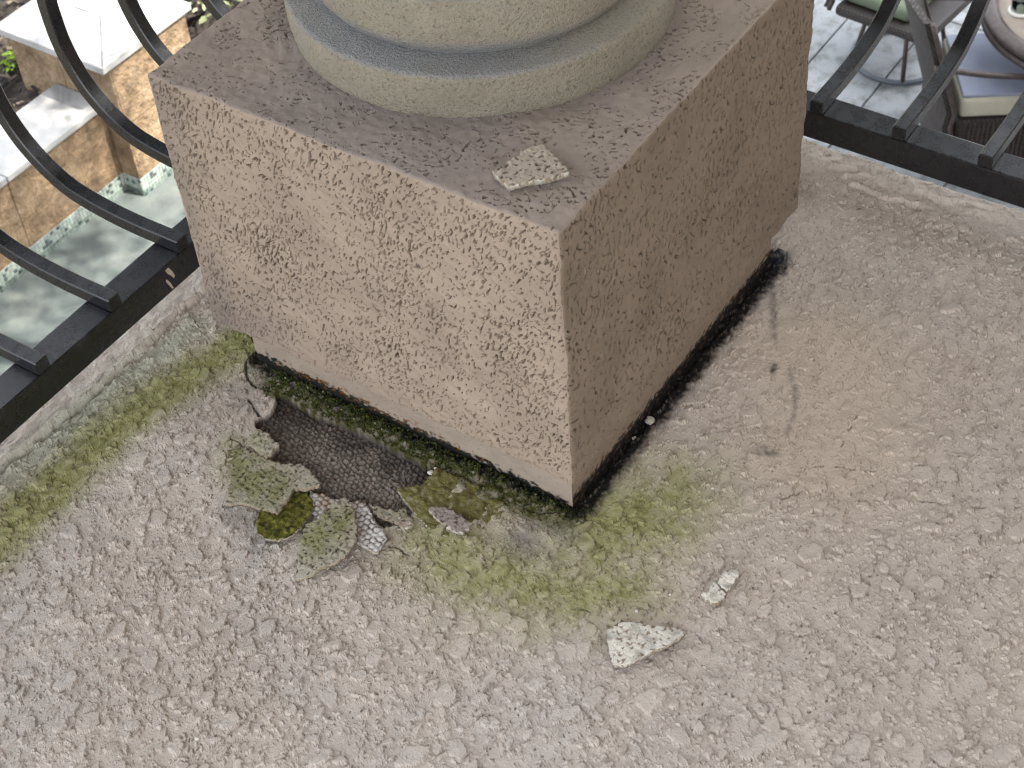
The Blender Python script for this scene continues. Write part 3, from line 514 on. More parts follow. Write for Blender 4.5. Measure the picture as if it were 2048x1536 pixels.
# ---------------------------------------------------------------- flakes of coating
def flake(poly, name, label, thick=.0024, top='stucco', base=0.0, rough=.0009, cat='flake', group=None, relief=1.0, seedn=1, tint=None):
    P = [Vector(p) for p in poly]; n = len(P); B = []
    xy = np.array([(p.x, p.y) for p in P]); zz = np.array([p.z for p in P]); c0 = xy.mean(0)
    rs = np.random.RandomState(seedn)
    for i in range(n):
        a, b = P[i], P[(i+1) % n]; k = max(1, int((b-a).length/.0016))
        for j in range(k):
            q = a.lerp(b, j/k); B.append((q.x+rs.uniform(-1, 1)*rough, q.y+rs.uniform(-1, 1)*rough))
    B = np.array(B); nb = len(B)
    lo, hi = B.min(0), B.max(0); st = .0012
    gx, gy = np.meshgrid(np.arange(lo[0], hi[0], st), np.arange(lo[1], hi[1], st), indexing='ij'); gx = gx.ravel(); gy = gy.ravel()
    gx = gx+rs.uniform(-.2, .2, gx.shape)*st; gy = gy+rs.uniform(-.2, .2, gy.shape)*st
    ok = inpoly(gx, gy, [tuple(q) for q in B]) & (dpoly(gx, gy, [tuple(q) for q in B]+[tuple(B[0])]) > .0007); gx, gy = gx[ok], gy[ok]
    allp = [Vector((float(a), float(b))) for a, b in B]+[Vector((float(a), float(b))) for a, b in zip(gx, gy)]
    v2, _, f2, _, _, _ = geometry.delaunay_2d_cdt(allp, [], [list(range(nb))], 1, 1e-7)
    v2 = np.array([(v.x, v.y) for v in v2]); f2 = np.array([f for f in f2 if len(f) == 3])
    x, y = v2[:, 0], v2[:, 1]
    # smooth height through the outline's heights
    def feat(a, b):
        a = (a-c0[0])/.03; b = (b-c0[1])/.03; return np.stack([np.ones_like(a), a, b, a*a, a*b, b*b], -1)
    A = feat(xy[:, 0], xy[:, 1]); w = np.linalg.solve(A.T@A+np.diag([1e-6, .02, .02, .3, .3, .3]), A.T@zz); z0 = feat(x, y)@w+base+.0018; thick = thick*1.6
    dE = dpoly(x, y, [tuple(q) for q in B]+[tuple(B[0])])
    if top == 'stucco':
        h, c, _ = ledge_fields(x+seedn*.37, y+.11*seedn); _, c2, _i = ledge_fields(x, y)
        hx = np.maximum(.0018*blobs(x+.001*pn(x/.004, y/.004, 5), y, .012, .16, .46, .6, 800+seedn, .08), .0016*blobs(x, y, .0062, .2, .46, .6, 810+seedn, .16))+.0004*fbm(x/.006, y/.006, 815, 2)
        alg = np.zeros(x.shape)
        for key, w_, am in (('plate', .026, 1.0), ('gpl', .035, 1.0), ('c', .022, 1.05), ('front', .03, .7), ('left', .03, .8)): alg = np.maximum(alg, am*np.exp(-(dpoly(x, y, ALG[key])/w_)**2))
        if tint: alg = alg*0
        c = np.empty(x.shape+(3,)); c[...] = tint or (.37, .335, .275); c = mix(c, (.19, .19, .075), np.clip(alg*(1+.7*fbm(x/.015, y/.015, 820, 2)), 0, 1)*.85*(dE > -1))
        c = c*(1+.10*fbm(x/.01, y/.01, 830, 2)[:, None]); pit = sm(.40, .52, pn(x/.0034, y/.0030, 840+seedn)); hx = hx-.0014*pit; c = mix(c, (.045, .034, .022), pit*.85)
    elif top == 'moss':
        hx = .0022*np.maximum(fbm(x/.006, y/.006, 850, 3), -.1); c = np.empty(x.shape+(3,)); c[...] = (.105, .100, .020)
        c = mix(c, (.22, .20, .04), sm(.1, .6, fbm(x/.005, y/.005, 851, 2))*.8); c = mix(c, (.025, .028, .012), sm(.0, .5, -fbm(x/.006, y/.006, 852, 2))*.8)
    elif top == 'olive':
        hx = .0012*np.maximum(fbm(x/.006, y/.006, 855, 3), -.2)+.0006*sm(.1, .3, pn(x/.006, y/.006, 856)); c = np.empty(x.shape+(3,)); c[...] = (.165, .150, .055)
        c = mix(c, (.26, .25, .15), sm(.15, .5, pn(x/.005, y/.005, 857))*.8); c = mix(c, (.07, .05, .02), sm(.1, .6, fbm(x/.008, y/.008, 858, 2))*.7)
        c = mix(c, (.30, .28, .245), sm(-.0, .09, -(y-.10))*0+sm(.06, .03, y)*.6)
    elif top == 'mesh':   # underside of the coating, cast against the woven lath
        u = y*.97+x*.22; v = x*.97-y*.22; row = np.floor(v/.0050); u = u+.0012*pn(x/.008, y/.008, 1); wv = np.abs(np.sin(pi*(u/.0068+.5*(row % 2))))**.6*np.abs(np.sin(pi*v/.0050))**.5
        hx = .0016*wv; c = np.empty(x.shape+(3,)); c[...] = (.60, .58, .55); k = sm(.62, .22, wv)*np.clip(.75+.8*fbm(x/.012, y/.012, 860, 2), 0, 1)
        c = mix(c, (.06, .025, .010), k*.97); c = mix(c, (.26, .14, .06), sm(.1, .6, fbm(x/.02, y/.02, 861, 2))*.5)
    else:                 # 'white' broken plaster back
        hx = .0009*fbm(x/.006, y/.006, 870+seedn, 3)+.0005*pn(x/.0025, y/.0025, 872); c = np.empty(x.shape+(3,)); c[...] = (.70, .66, .58)
        c = mix(c, (.36, .33, .28), sm(.0, .6, fbm(x/.016, y/.016, 874+seedn, 3))*.7); k = sm(.36, .55, pn(x/.0045, y/.0032, 876+seedn)+.35*pn(x/.0018, y/.0018, 878)+.2*fbm(x/.02, y/.02, 879, 2)); hx = hx-.0007*k; c = mix(c, (.20, .11, .05), k*.8)
    z = z0+hx*relief
    nv = len(x); e_in = np.minimum(dE, .0014)/.0014
    T = np.stack([x, y, z], -1); Bm = np.stack([x, y, z0-thick+.0004*fbm(x/.004, y/.004, 880, 2)], -1)
    # rim: boundary edges of the triangulation
    from collections import Counter
    ct = Counter(); dirs = {}
    for t in f2:
        for a, b in ((t[0], t[1]), (t[1], t[2]), (t[2], t[0])):
            ct[(min(a, b), max(a, b))] += 1; dirs[(min(a, b), max(a, b))] = (a, b)
    rim = [dirs[e] for e, k in ct.items() if k == 1]
    side = []; cs = {'moss': np.array((.45, .44, .36)), 'stucco': np.array((.40, .33, .24)) if not tint else np.array((.62, .59, .53))}.get(top, np.array((.60, .56, .49)))
    mid = {}; Vx = list(T)+list(Bm); Cx = list(c)+[cs*.55]*nv
    bset = sorted({i for e in rim for i in e}); cen = np.array([x.mean(), y.mean()])
    for i in bset:   # duplicate rim verts so that the broken edge keeps its own pale colour
        mid[i] = len(Vx); Vx.append(T[i]-np.array([0, 0, .0002])); Cx.append(cs*(.8+.4*rs.rand()) if rs.rand() > .3 else np.array((.30, .20, .12)))
        Vx.append(Bm[i]+np.array([(cen[0]-x[i])*.03, (cen[1]-y[i])*.03, 0])); Cx.append(np.array((.40, .33, .25))*(.6+.5*rs.rand()))
    Fx = [tuple(t) for t in f2]+[(t[2]+nv, t[1]+nv, t[0]+nv) for t in f2]
    for a, b in rim: Fx += [(a, mid[a], mid[b]), (a, mid[b], b), (mid[a], mid[a]+1, mid[b]+1), (mid[a], mid[b]+1, mid[b])]
    o = mesh_np(name, np.array(Vx), np.array(Fx), M['flake'], None, smooth=True, col=np.array(Cx))
    # sit the origin on the flake
    cx = Vector((float(cen[0]), float(cen[1]), float(z0.min()-thick))); o.data.transform(Matrix.Translation(-cx)); o.location = cx
    return tag(o, label, cat, group)
GL = 'flakes of stucco round the broken patch'
flake(FL_D, 'stucco_flake', 'white flake turned over, its underside printed with rusty brown mesh marks', .0022, 'mesh', seedn=2, group=GL)
flake(FL_B, 'stucco_flake', 'round flake thick with dark green moss, tucked under the big plate left of the hole', .0022, 'moss', seedn=3, group=GL)
flake(FL_A, 'stucco_flake', 'biggest grey green plate of stucco, lifting along the left rim of the hole', .0028, 'stucco', seedn=4, group=GL)
flake(FL_C, 'stucco_flake', 'long leaf shaped green flake pointing down and away from the hole', .0026, 'stucco', seedn=5, group=GL)
flake([(a, b_, z-.0032 if z < .0025 else z) for a, b_, z in FL_G], 'stucco_flake', 'wide olive mossy plate between the hole and the front corner of the plinth', .0024, 'olive', seedn=6, group=GL)
flake(FL_H2, 'stucco_flake', 'small cracked grey flake over the left edge of the hole, above the plate', .0024, 'stucco', seedn=7, group=GL)
flake(FL_E1, 'stucco_flake', 'flat grey sliver at the lower lip of the hole, under a tiny tilted chip', .002, 'stucco', seedn=8, group=GL)
flake(FL_E2, 'stucco_flake', 'tiny tilted chip with white broken edges, below the point of the olive plate', .002, 'stucco', seedn=9, group=GL, tint=(.33, .27, .22))
flake(FL_F, 'stucco_flake', 'brown oblong chip lying loose on top of the olive mossy plate', .0024, 'stucco', seedn=10, group=GL, tint=(.27, .225, .20))
flake(FL_I, 'plaster_flake', 'large white wedge of plaster lying alone on the open ledge at lower right', .003, 'white', seedn=11)
GJ = 'two halves of a snapped strip of plaster'
flake(FL_J1, 'plaster_flake', 'upper longer half of the snapped cream plaster strip, above the white wedge', .003, 'white', seedn=12, group=GJ)
flake(FL_J2, 'plaster_flake', 'lower stubby half of the snapped cream plaster strip, with a ragged white end', .003, 'white', seedn=13, group=GJ)
flake(FL_K, 'stucco_flake', 'tan wedge of stucco resting on top of the plinth in front of the column', .003, 'stucco', base=HT, seedn=14, tint=(.40, .335, .27))

# ---- crumbs and pebbles
def blob(name, loc, r, mat, label, cat, group, seedn):
    bm = bmesh.new(); bmesh.ops.create_icosphere(bm, subdivisions=2, radius=r); rs = random.Random(seedn)
    for v in bm.verts: v.co *= 1+rs.uniform(-.22, .22); v.co.z *= .6
    o = obj_bm(name, bm, mat, None, False); o.location = loc; o.rotation_euler = (0, 0, rs.uniform(0, 6)); return tag(o, label, cat, group)
M['white'] = mat_noise('white_plaster', [(.3, (.62, .60, .55)), (.7, (.75, .73, .68))], 300, .9)
M['peb'] = mat_noise('pebble', [(.3, (.30, .28, .22)), (.7, (.42, .40, .33))], 300, .8)
cr = [((-.0354, .1316, .003), .0028, 'biggest white plaster crumb beside the top of the olive plate'), ((-.0296, .1300, .004), .0018, 'white plaster crumb at the tip of the olive plate, touching the green moss'),
 ((.0794, -.0981, .0022), .0013, 'white speck of plaster on the tan ledge right of the plinth corner'), ((-.0951, .1225, .006), .0014, 'white splinter beside the tiny tilted chip'),
 ((-.0708, -.1081, .0022), .0014, 'white speck of plaster just above the big white wedge'), ((-.0563, -.1785, .002), .0011, 'white speck of plaster right of the big white wedge'),
 ((-.3611, .1310, .0022), .0017, 'white speck of plaster alone at lower left of the ledge'), ((-.0415, -.1237, .002), .0010, 'white speck of plaster left of the snapped strip'),
 ((-.1420, .2828, .0025), .0013, 'white splinter on the left rim of the biggest plate')]
for i, (p, r, lb) in enumerate(cr): blob('plaster_crumb', p, r, M['white'], lb, 'crumb', 'white crumbs of plaster on the ledge', 30+i)
blob('pebble', (.123, -.0075, .0008), .0046, M['peb'], 'round grey pebble in the black joint along the right foot of the plinth', 'pebble', 'pebbles in the black joint', 60)
blob('pebble', (.0975, -.0062, 0), .0024, M['peb'], 'small grey pebble in the black joint, nearer the plinth corner than the round one', 'pebble', 'pebbles in the black joint', 61)

# ---- moss tufts and orange lichen: uncountable
def scatter(name, pts, r0, r1, mat, cfun, parent):
    bm = bmesh.new(); bmesh.ops.create_icosphere(bm, subdivisions=1, radius=1.0); Vb = np.array([v.co[:] for v in bm.verts]); Fb = np.array([[v.index for v in f.verts] for f in bm.faces]); bm.free()
    n = len(pts); r = RNG.uniform(r0, r1, n)[:, None, None]; Vv = Vb[None]*r*(1+RNG.uniform(-.3, .3, (n, len(Vb), 1))); Vv = Vv+np.array(pts)[:, None, :]
    Fv = (Fb[None]+np.arange(n)[:, None, None]*len(Vb)).reshape(-1, 3); C = np.repeat(cfun(n)[:, None, :], len(Vb), 1).reshape(-1, 3)
    o = mesh_np(name, Vv.reshape(-1, 3), Fv, mat, parent, smooth=False, col=C); o['kind'] = 'stuff'; return o
n = 3800; mx = -RNG.gamma(2.0, .0065, n); my = RNG.uniform(.0, .345, n); mx = np.where(mx < -.030, -.030*RNG.rand(n), mx)
ok = (fbm(mx/.012, my/.012, 900, 2) > -.25) & ~inpoly(mx, my, HOLE) & (RNG.rand(n) < np.clip(.25+3.5*my, 0, 1)); mx, my = mx[ok], my[ok]
hz, _, _ = ledge_fields(mx, my)
def mc(n):
    t = RNG.rand(n)[:, None]; c = np.array((.012, .020, .009))*(1-t)+np.array((.075, .085, .022))*t; k = RNG.rand(n) < .03; c[k] = (.20, .20, .14); return c
scatter('moss', np.stack([mx, my, hz+.0004], -1), .0005, .0014, M['moss'], mc, ledge)
n = 95; ly = RNG.uniform(.07, .345, n); lz = .006+.010*RNG.rand(n)*np.clip(ly*5, .4, 1)+.002*fbm(ly/.02, ly*0, 905, 2)
ok = fbm(ly/.018, ly*0+.3, 906, 2) > .12; ly, lz = ly[ok], lz[ok]
scatter('lichen', np.stack([np.full(len(ly), -.0004), ly, lz], -1), .0004, .0011, M['moss'], lambda n: np.array((.26, .09, .015))*(.4+.9*RNG.rand(n)[:, None]), pl)

# ================================================================ the ground floor, 3.8 m below
GZ = -3.784
M['travertine'] = mat_noise('travertine', [(.25, (.05, .030, .016)), (.40, (.12, .080, .046)), (.52, (.21, .145, .085)), (.62, (.27, .20, .13)), (.75, (.33, .26, .18))], 8, .85, detail=11, bs=1.0, bd=.02, bscale=34, nr=.78)
def marble():
    m, n, l, b = nt('white_marble'); t = noise_node(n, l, 3.5, 8, .6); t.inputs['Distortion'].default_value = 1.2
    r = ramp(n, l, t.outputs[0], [(.32, (.17, .17, .17)), (.45, (.27, .27, .265)), (.7, (.34, .34, .33))]); l.new(r.outputs[0], b.inputs['Base Color']); b.inputs['Roughness'].default_value = .55
    t2 = noise_node(n, l, 70, 4); bump(n, l, b, t2.outputs[0], .2, .003); return m
M['marble'] = marble()
M['pavers'] = mat_noise('patio_stone', [(.30, (.06, .065, .06)), (.43, (.15, .16, .16)), (.52, (.235, .25, .26)), (.75, (.29, .305, .32))], 6, .6, detail=9, bs=.4, bd=.006, bscale=40, nr=.74)
M['bark'] = mat_noise('bark', [(.3, (.06, .045, .03)), (.7, (.14, .10, .07))], 30, .95)
M['joint'] = mat_noise('mortar', [(.3, (.05, .05, .045)), (.7, (.11, .105, .095))], 30, .95)
M['soil'] = mat_noise('mulch_soil', [(.3, (.018, .014, .012)), (.55, (.05, .04, .032)), (.75, (.13, .10, .08))], 22, .95, bs=1, bd=.03, bscale=60)
M['dirt'] = mat_noise('garden_ground', [(.3, (.05, .045, .03)), (.7, (.14, .12, .085))], 3, .95, bs=1, bd=.03, bscale=30)
M['poolfloor'] = mat_noise('pool_plaster', [(.3, (.085, .098, .095)), (.5, (.13, .143, .138)), (.68, (.21, .215, .195))], 3.2, .8, detail=7, bs=.3, bd=.004, bscale=60)
g = boxo('ground', (-60, 90, -60, 90, GZ-.4, GZ-.26), M['dirt']); g['kind'] = 'structure'
# house wall that carries the balcony
hw = boxo('house_wall', (-1.55, .36, -1.55, .36, GZ-.2, -.2505), M['facade']); tag(hw, 'stucco wall of the house carrying the balcony ledge', 'wall', kind='structure')

# porch roof over the balcony and the house behind it: unseen, sized to shape the ledge's open shade
M['soffit'] = mat_noise('soffit_paint', [(.3, (.50, .47, .42)), (.7, (.58, .55, .49))], 3, .9)
rf = boxo('porch_roof', (-2.1, 2.2, -7, 1.8, 2.72, 2.95), M['soffit']); tag(rf, 'unseen painted porch roof over the balcony, sized to shade it', 'roof', kind='structure')
bw = boxo('house_front', (-1.1, 2.15, -2.5, -2.2, GZ-.2, 2.719), M['facade']); bw2 = boxo('shade_wing', (2.1505, 9.0, -6, -2.2, GZ-.2, 2.719), M['facade'], bw)  # the wing is unseen, added to put the patio in shade
tag(bw, 'unseen stucco front of the house behind the balcony, sized to block light', 'wall', kind='structure')
# garden tree beyond the house corner, its crown above the pool
def tree(loc, h0, crown, label):
    root = empty('garden_tree', loc, label, 'tree'); rs = np.random.RandomState(3); segs = []
    tube('trunk', [(0, 0, -.05), (.03, .02, h0*.4), (-.02, .05, h0*.75), (.0, .0, h0+.4)], [.11, .09, .075, .05], M['bark'], root, 10)
    Vb = []; Fb = []; Cb = []; cs_ = []
    for k in range(64):
        v = rs.normal(size=3); v /= np.linalg.norm(v); r_ = crown*(.35+.65*rs.rand()**.5); cs_.append(np.array((v[0]*r_*1.15, v[1]*r_*1.15, h0+crown*.7+v[2]*r_*.62)))
    for k in range(12):
        c_ = cs_[k*3]; tube('branch', [(0, 0, h0*.8), tuple(c_*.5+np.array((0, 0, h0*.4))), tuple(c_)], [.04, .025, .010], M['bark'], root, 6)
    for c_ in cs_:
        for q in range(230):
            v = rs.normal(size=3)*crown*.15; p = Vector(tuple(c_+v)); s_ = rs.uniform(.05, .10); b0 = len(Vb); R_ = Matrix.Rotation(rs.uniform(0, 6.28), 3, 'Z') @ Matrix.Rotation(rs.uniform(-1.0, 1.0), 3, 'X'); cc_ = np.array((.05, .085, .025))*rs.uniform(.6, 1.5)
            for w_ in ((0, 0, 0), (.4, .28, .05), (1, 0, 0), (.4, -.28, .05)): Vb.append(p+R_@Vector(w_)*s_); Cb.append(cc_)
            Fb.append((b0, b0+1, b0+2, b0+3))
    o = mesh_np('crown', np.array([v[:] for v in Vb]), np.array(Fb), M['moss'], root, col=np.array(Cb)); o['kind'] = 'stuff'; return root
tree((2.75, 2.02, GZ-.02), 4.2, 1.7, 'leafy garden tree rising beside the pool behind the plinth')

# pool: floor, water
PX0, PX1, PY0, PY1 = -3.0, 4.05, 2.25, 4.652
pf = boxo('pool_floor', (PX0, PX1, PY0, PY1+.2, GZ-.10, GZ+.039), M['poolfloor']); pf['kind'] = 'structure'
def water():
    m, n, l, b = nt('pool_water'); out = n['Material Output']; n.remove(b)
    tr = n.new('ShaderNodeBsdfTransparent'); tr.inputs[0].default_value = (.93, .96, .965, 1); gl = n.new('ShaderNodeBsdfGlossy'); gl.inputs['Roughness'].default_value = .04
    lw = n.new('ShaderNodeFresnel'); lw.inputs[0].default_value = 1.33; mx = n.new('ShaderNodeMixShader'); t = noise_node(n, l, 9, 3); bp = n.new('ShaderNodeBump'); bp.inputs['Strength'].default_value = .35; bp.inputs['Distance'].default_value = .02
    l.new(t.outputs[0], bp.inputs['Height']); l.new(bp.outputs[0], gl.inputs['Normal']); l.new(bp.outputs[0], lw.inputs['Normal'])
    l.new(lw.outputs[0], mx.inputs[0]); l.new(tr.outputs[0], mx.inputs[1]); l.new(gl.outputs[0], mx.inputs[2]); l.new(mx.outputs[0], out.inputs[0]); return m
wz = GZ+.072
bm = bmesh.new(); vs = [bm.verts.new(p) for p in ((PX0, PY0, wz), (PX1, PY0, wz), (PX1, 4.545, wz), (3.10, 4.545, wz), (3.10, PY1, wz), (PX0, PY1, wz))]; bm.faces.new(vs)
w = obj_bm('pool_water', bm, water()); w['kind'] = 'structure'

# raised travertine walls behind the pool
BY, LY = 4.541, 4.653; BX0, BX1 = 3.102, 3.615; C1, C2 = -2.968, -3.2185; MZ = GZ+.14
sp = empty('spillway_pedestal', (3.36, 4.9, GZ+.039), 'tall travertine pedestal with a white marble cap at the pool edge', 'pedestal')
def pc(o, root): o.parent = root; o.matrix_parent_inverse = Matrix.Translation(-root.location); return o
def tblock(root, name, x0, x1, y0, y1, z0, z1, mat, bev=.004): return pc(boxo(name, (x0, x1, y0, y1, z0, z1), mat, None, bev), root)
tblock(sp, 'core', BX0+.012, BX1-.012, BY+.012, 5.19, GZ, C1-.036, M['joint'], 0)
z0 = MZ
for zz0, zz1 in ((MZ, MZ+.30), (MZ+.304, C1-.0365)):
    tblock(sp, 'stone_panel', BX0+.0125, BX1, BY, BY+.0115, zz0, zz1, M['travertine'], .003)
    tblock(sp, 'stone_panel', BX0, BX0+.0120, BY, BY+.33, zz0, zz1, M['travertine'], .003)
    tblock(sp, 'stone_panel', BX0, BX0+.0120, BY+.3335, 5.19, zz0, zz1, M['travertine'], .003)
    tblock(sp, 'stone_panel', BX1-.0118, BX1-.0001, BY+.012, 5.19, zz0, zz1, M['travertine'], .003)
def slab(root, pts, z0, z1, name='coping_slab', mat=None, bev=.008):
    bm = bmesh.new(); f = bm.faces.new([bm.verts.new((x, y, z0)) for x, y in pts]); r = bmesh.ops.extrude_face_region(bm, geom=[f])
    for v in [e for e in r['geom'] if isinstance(e, bmesh.types.BMVert)]: v.co.z = z1
    bmesh.ops.recalc_face_normals(bm, faces=bm.faces); top = [e for e in bm.edges if all(abs(v.co.z-z1) < 1e-6 for v in e.verts)]
    bmesh.ops.bevel(bm, geom=top, offset=bev, segments=3, profile=.6, affect='EDGES'); return pc(obj_bm(name, bm, mat or M['marble']), root)
cx0, cx1, cy0, cy1 = 3.052, 3.640, 4.514, 5.205
slab(sp, [(cx0, cy0), (cx0+.30, cy0+.30), (cx0+.30, cy1), (cx0, cy1)], C1-.036, C1)
slab(sp, [(cx0+.0035, cy0), (cx1, cy0), (cx1, cy1), (cx0+.3035, cy1), (cx0+.3035, cy0+.30)], C1-.036, C1-.0008)
# low wall
lw_ = empty('pool_wall', (1.0, 4.8, GZ+.039), 'low travertine wall capped with white marble behind the pool water', 'wall')
tblock(lw_, 'core', -3.0, BX0-.002, LY+.012, 4.92, GZ, C2-.034, M['joint'], 0)
xx = BX0-.0025; i = 0
while xx > -1.2:
    L_ = (.61, .46, .55, .61)[i % 4]; tblock(lw_, 'stone_panel', xx-L_+.003, xx, LY, LY+.0115, MZ, C2-.0345, M['travertine'], .003); xx -= L_; i += 1
xx = BX0-.004; i = 0
while xx > -1.2:
    L_ = (.62, .60, .61)[i % 3]; tblock(lw_, 'coping_slab', xx-L_+.004, xx, 4.626, 4.937, C2-.034, C2, M['marble'], .007); xx -= L_; i += 1
# mosaic band at the water line: tiny glass tiles, far too many to pick out
M['mosaic'] = mat_attr('glass_mosaic', rough=.35, var=.05, fine=50, mid=50, fs=.05, md=.0005)
def mosaic(root, name, a0, a1, fixed, axis):
    tp, th = .0205, .0185; rows = int((MZ-GZ-.035)/.0205)+1; n_ = int((a1-a0)/tp); Vb = []; Cb = []; Fb = []
    for r_ in range(rows):
        for k in range(n_):
            a = a0+k*tp; z = MZ-.004-r_*tp; d_ = RNG.uniform(.002, .004)
            t = RNG.rand(); c = np.array((.17, .21, .19))*(1-t)+np.array((.28, .32, .29))*t
            if RNG.rand() < .10: c = np.array((.06, .08, .08))
            b0 = len(Vb)
            for dd, s_ in ((0, 0), (d_, .0012)):
                for (p_, q_) in ((0, 0), (1, 0), (1, 1), (0, 1)):
                    aa = a+s_+(th-2*s_)*p_; zz_ = z-s_-(th-2*s_)*q_
                    Vb.append((aa, fixed-dd, zz_) if axis == 'y' else (fixed-dd, aa, zz_)); Cb.append(c)
            Fb += [(b0+4, b0+5, b0+6, b0+7)]+[(b0+i_, b0+(i_+1) % 4, b0+4+(i_+1) % 4, b0+4+i_) for i_ in range(4)]
    o = mesh_np(name, np.array(Vb), np.array(Fb), M['mosaic'], None, col=np.array(Cb)); bm = bmesh.new(); bm.from_mesh(o.data); bmesh.ops.recalc_face_normals(bm, faces=bm.faces); bm.to_mesh(o.data); bm.free()
    o['kind'] = 'stuff'; return pc(o, root)
M['grout'] = mat_noise('grout', [(.3, (.30, .32, .30)), (.7, (.42, .44, .41))], 60, .9)
tblock(lw_, 'grout_bed', -1.2, BX0-.002, LY+.001, LY+.0115, GZ, MZ-.001, M['grout'], 0)
tblock(sp, 'grout_bed', BX0+.001, BX1-.001, BY+.001, BY+.0118, GZ, MZ-.001, M['grout'], 0); tblock(sp, 'grout_bed', BX0+.0012, BX0+.0118, BY+.012, 4.70, GZ, MZ-.001, M['grout'], 0)
mosaic(lw_, 'mosaic_tiles', .6, BX0-.02, LY+.001, 'y'); mosaic(sp, 'mosaic_tiles', BX0+.002, BX1-.01, BY+.001, 'y'); mosaic(sp, 'mosaic_tiles', BY+.002, 4.66, BX0+.0012, 'x')

# planting bed behind the pool wall
def bed():
    xs_ = np.linspace(-1.5, 6.5, 200); ys_ = np.linspace(4.90, 9.5, 120); X_, Y_ = np.meshgrid(xs_, ys_, indexing='ij')
    Z_ = -3.36+.04*fbm(X_/.3, Y_/.3, 950, 3)+.02*pn(X_/.07, Y_/.07, 951); id_ = np.arange(X_.size).reshape(X_.shape); F_ = np.stack([id_[:-1, :-1], id_[1:, :-1], id_[1:, 1:], id_[:-1, 1:]], -1).reshape(-1, 4)
    o = mesh_np('planting_bed', np.stack([X_, Y_, Z_], -1).reshape(-1, 3), F_, M['soil'], smooth=True); o['kind'] = 'structure'; return o
pb = bed()
boxo('bed_earth', (-1.5, 6.5, 4.93, 9.5, GZ-.26, -3.45), M['soil'], pb)
# bark mulch chips
def chips(name, n, xr, yr, z, L0, L1, cols, parent):
    Vb = []; Fb = []; Cb = []
    for k in range(n):
        a = RNG.uniform(0, pi); L_ = RNG.uniform(L0, L1); w_ = L_*RNG.uniform(.2, .45); t = L_*.12; tx = RNG.uniform(-.5, .5); c = np.array(cols[RNG.randint(len(cols))])*RNG.uniform(.6, 1.3)
        R_ = Matrix.Rotation(a, 3, 'Z') @ Matrix.Rotation(tx, 3, 'X') @ Matrix.Rotation(RNG.uniform(-.4, .4), 3, 'Y'); p = Vector((RNG.uniform(*xr), RNG.uniform(*yr), z+RNG.uniform(-.02, .04))); b0 = len(Vb)
        for q in ((-1, -1, -1), (1, -.6, -1), (1, 1, -1), (-1, .7, -1), (-1, -1, 1), (1, -.6, 1), (1, 1, 1), (-1, .7, 1)): Vb.append(p+R_@Vector((q[0]*L_/2, q[1]*w_/2, q[2]*t/2))); Cb.append(c)
        Fb += [(b0+a_, b0+b_, b0+c_, b0+d_) for a_, b_, c_, d_ in ((0, 3, 2, 1), (4, 5, 6, 7), (0, 1, 5, 4), (1, 2, 6, 5), (2, 3, 7, 6), (3, 0, 4, 7))]
    o = mesh_np(name, np.array([v[:] for v in Vb]), np.array(Fb), M['moss'], parent, col=np.array(Cb)); o['kind'] = 'stuff'; return o
chips('bark_mulch', 4500, (1.2, 4.6), (4.93, 7.2), -3.33, .02, .06, [(.045, .038, .035), (.08, .065, .05), (.14, .115, .09), (.03, .026, .026)], pb)
def leafy(name, loc, n, rad_, h, size, cols, label, cat, up=.5):
    root = empty(name, loc, label, cat); Vb = []; Fb = []; Cb = []
    for k in range(n):
        a = RNG.uniform(0, 2*pi); r_ = rad_*math.sqrt(RNG.rand()); zz_ = h*RNG.rand()*(1-.5*(r_/rad_)**2); p = Vector((cos(a)*r_, sin(a)*r_, zz_)); s_ = size*RNG.uniform(.6, 1.3)
        R_ = Matrix.Rotation(a+RNG.uniform(-1, 1), 3, 'Z') @ Matrix.Rotation(-RNG.uniform(-.2, up+.5), 3, 'Y') @ Matrix.Rotation(RNG.uniform(-.6, .6), 3, 'X'); b0 = len(Vb); c = np.array(cols[RNG.randint(len(cols))])*RNG.uniform(.7, 1.25)
        for q in ((0, 0, 0), (.35, .22, .04), (.75, .16, .02), (1, 0, -.06), (.75, -.16, .02), (.35, -.22, .04)): Vb.append(p+R_@Vector(q)*s_); Cb.append(c)
        Fb += [(b0, b0+1, b0+2, b0+3), (b0, b0+3, b0+4, b0+5)]
    o = mesh_np('foliage', np.array([v[:] for v in Vb]), np.array(Fb), M['moss'], root, col=np.array(Cb)); o['kind'] = 'stuff'
    for k in range(5):
        a = k*1.3; tube('stem', [(0, 0, -.02), (cos(a)*rad_*.3, sin(a)*rad_*.3, h*.5), (cos(a)*rad_*.6, sin(a)*rad_*.6, h*.85)], [.004, .003, .002], M['bark'], root, 5)
    return root
leafy('seedling', (3.23, 5.36, -3.35), 60, .07, .07, .05, [(.16, .26, .03), (.22, .32, .05)], 'small bright green seedling in the mulch beside the marble cap', 'plant')
leafy('shrub', (4.25, 5.15, -3.36), 900, .42, .32, .06, [(.09, .115, .06), (.14, .16, .09), (.19, .20, .14)], 'dusty grey green shrub behind the travertine pedestal', 'shrub')

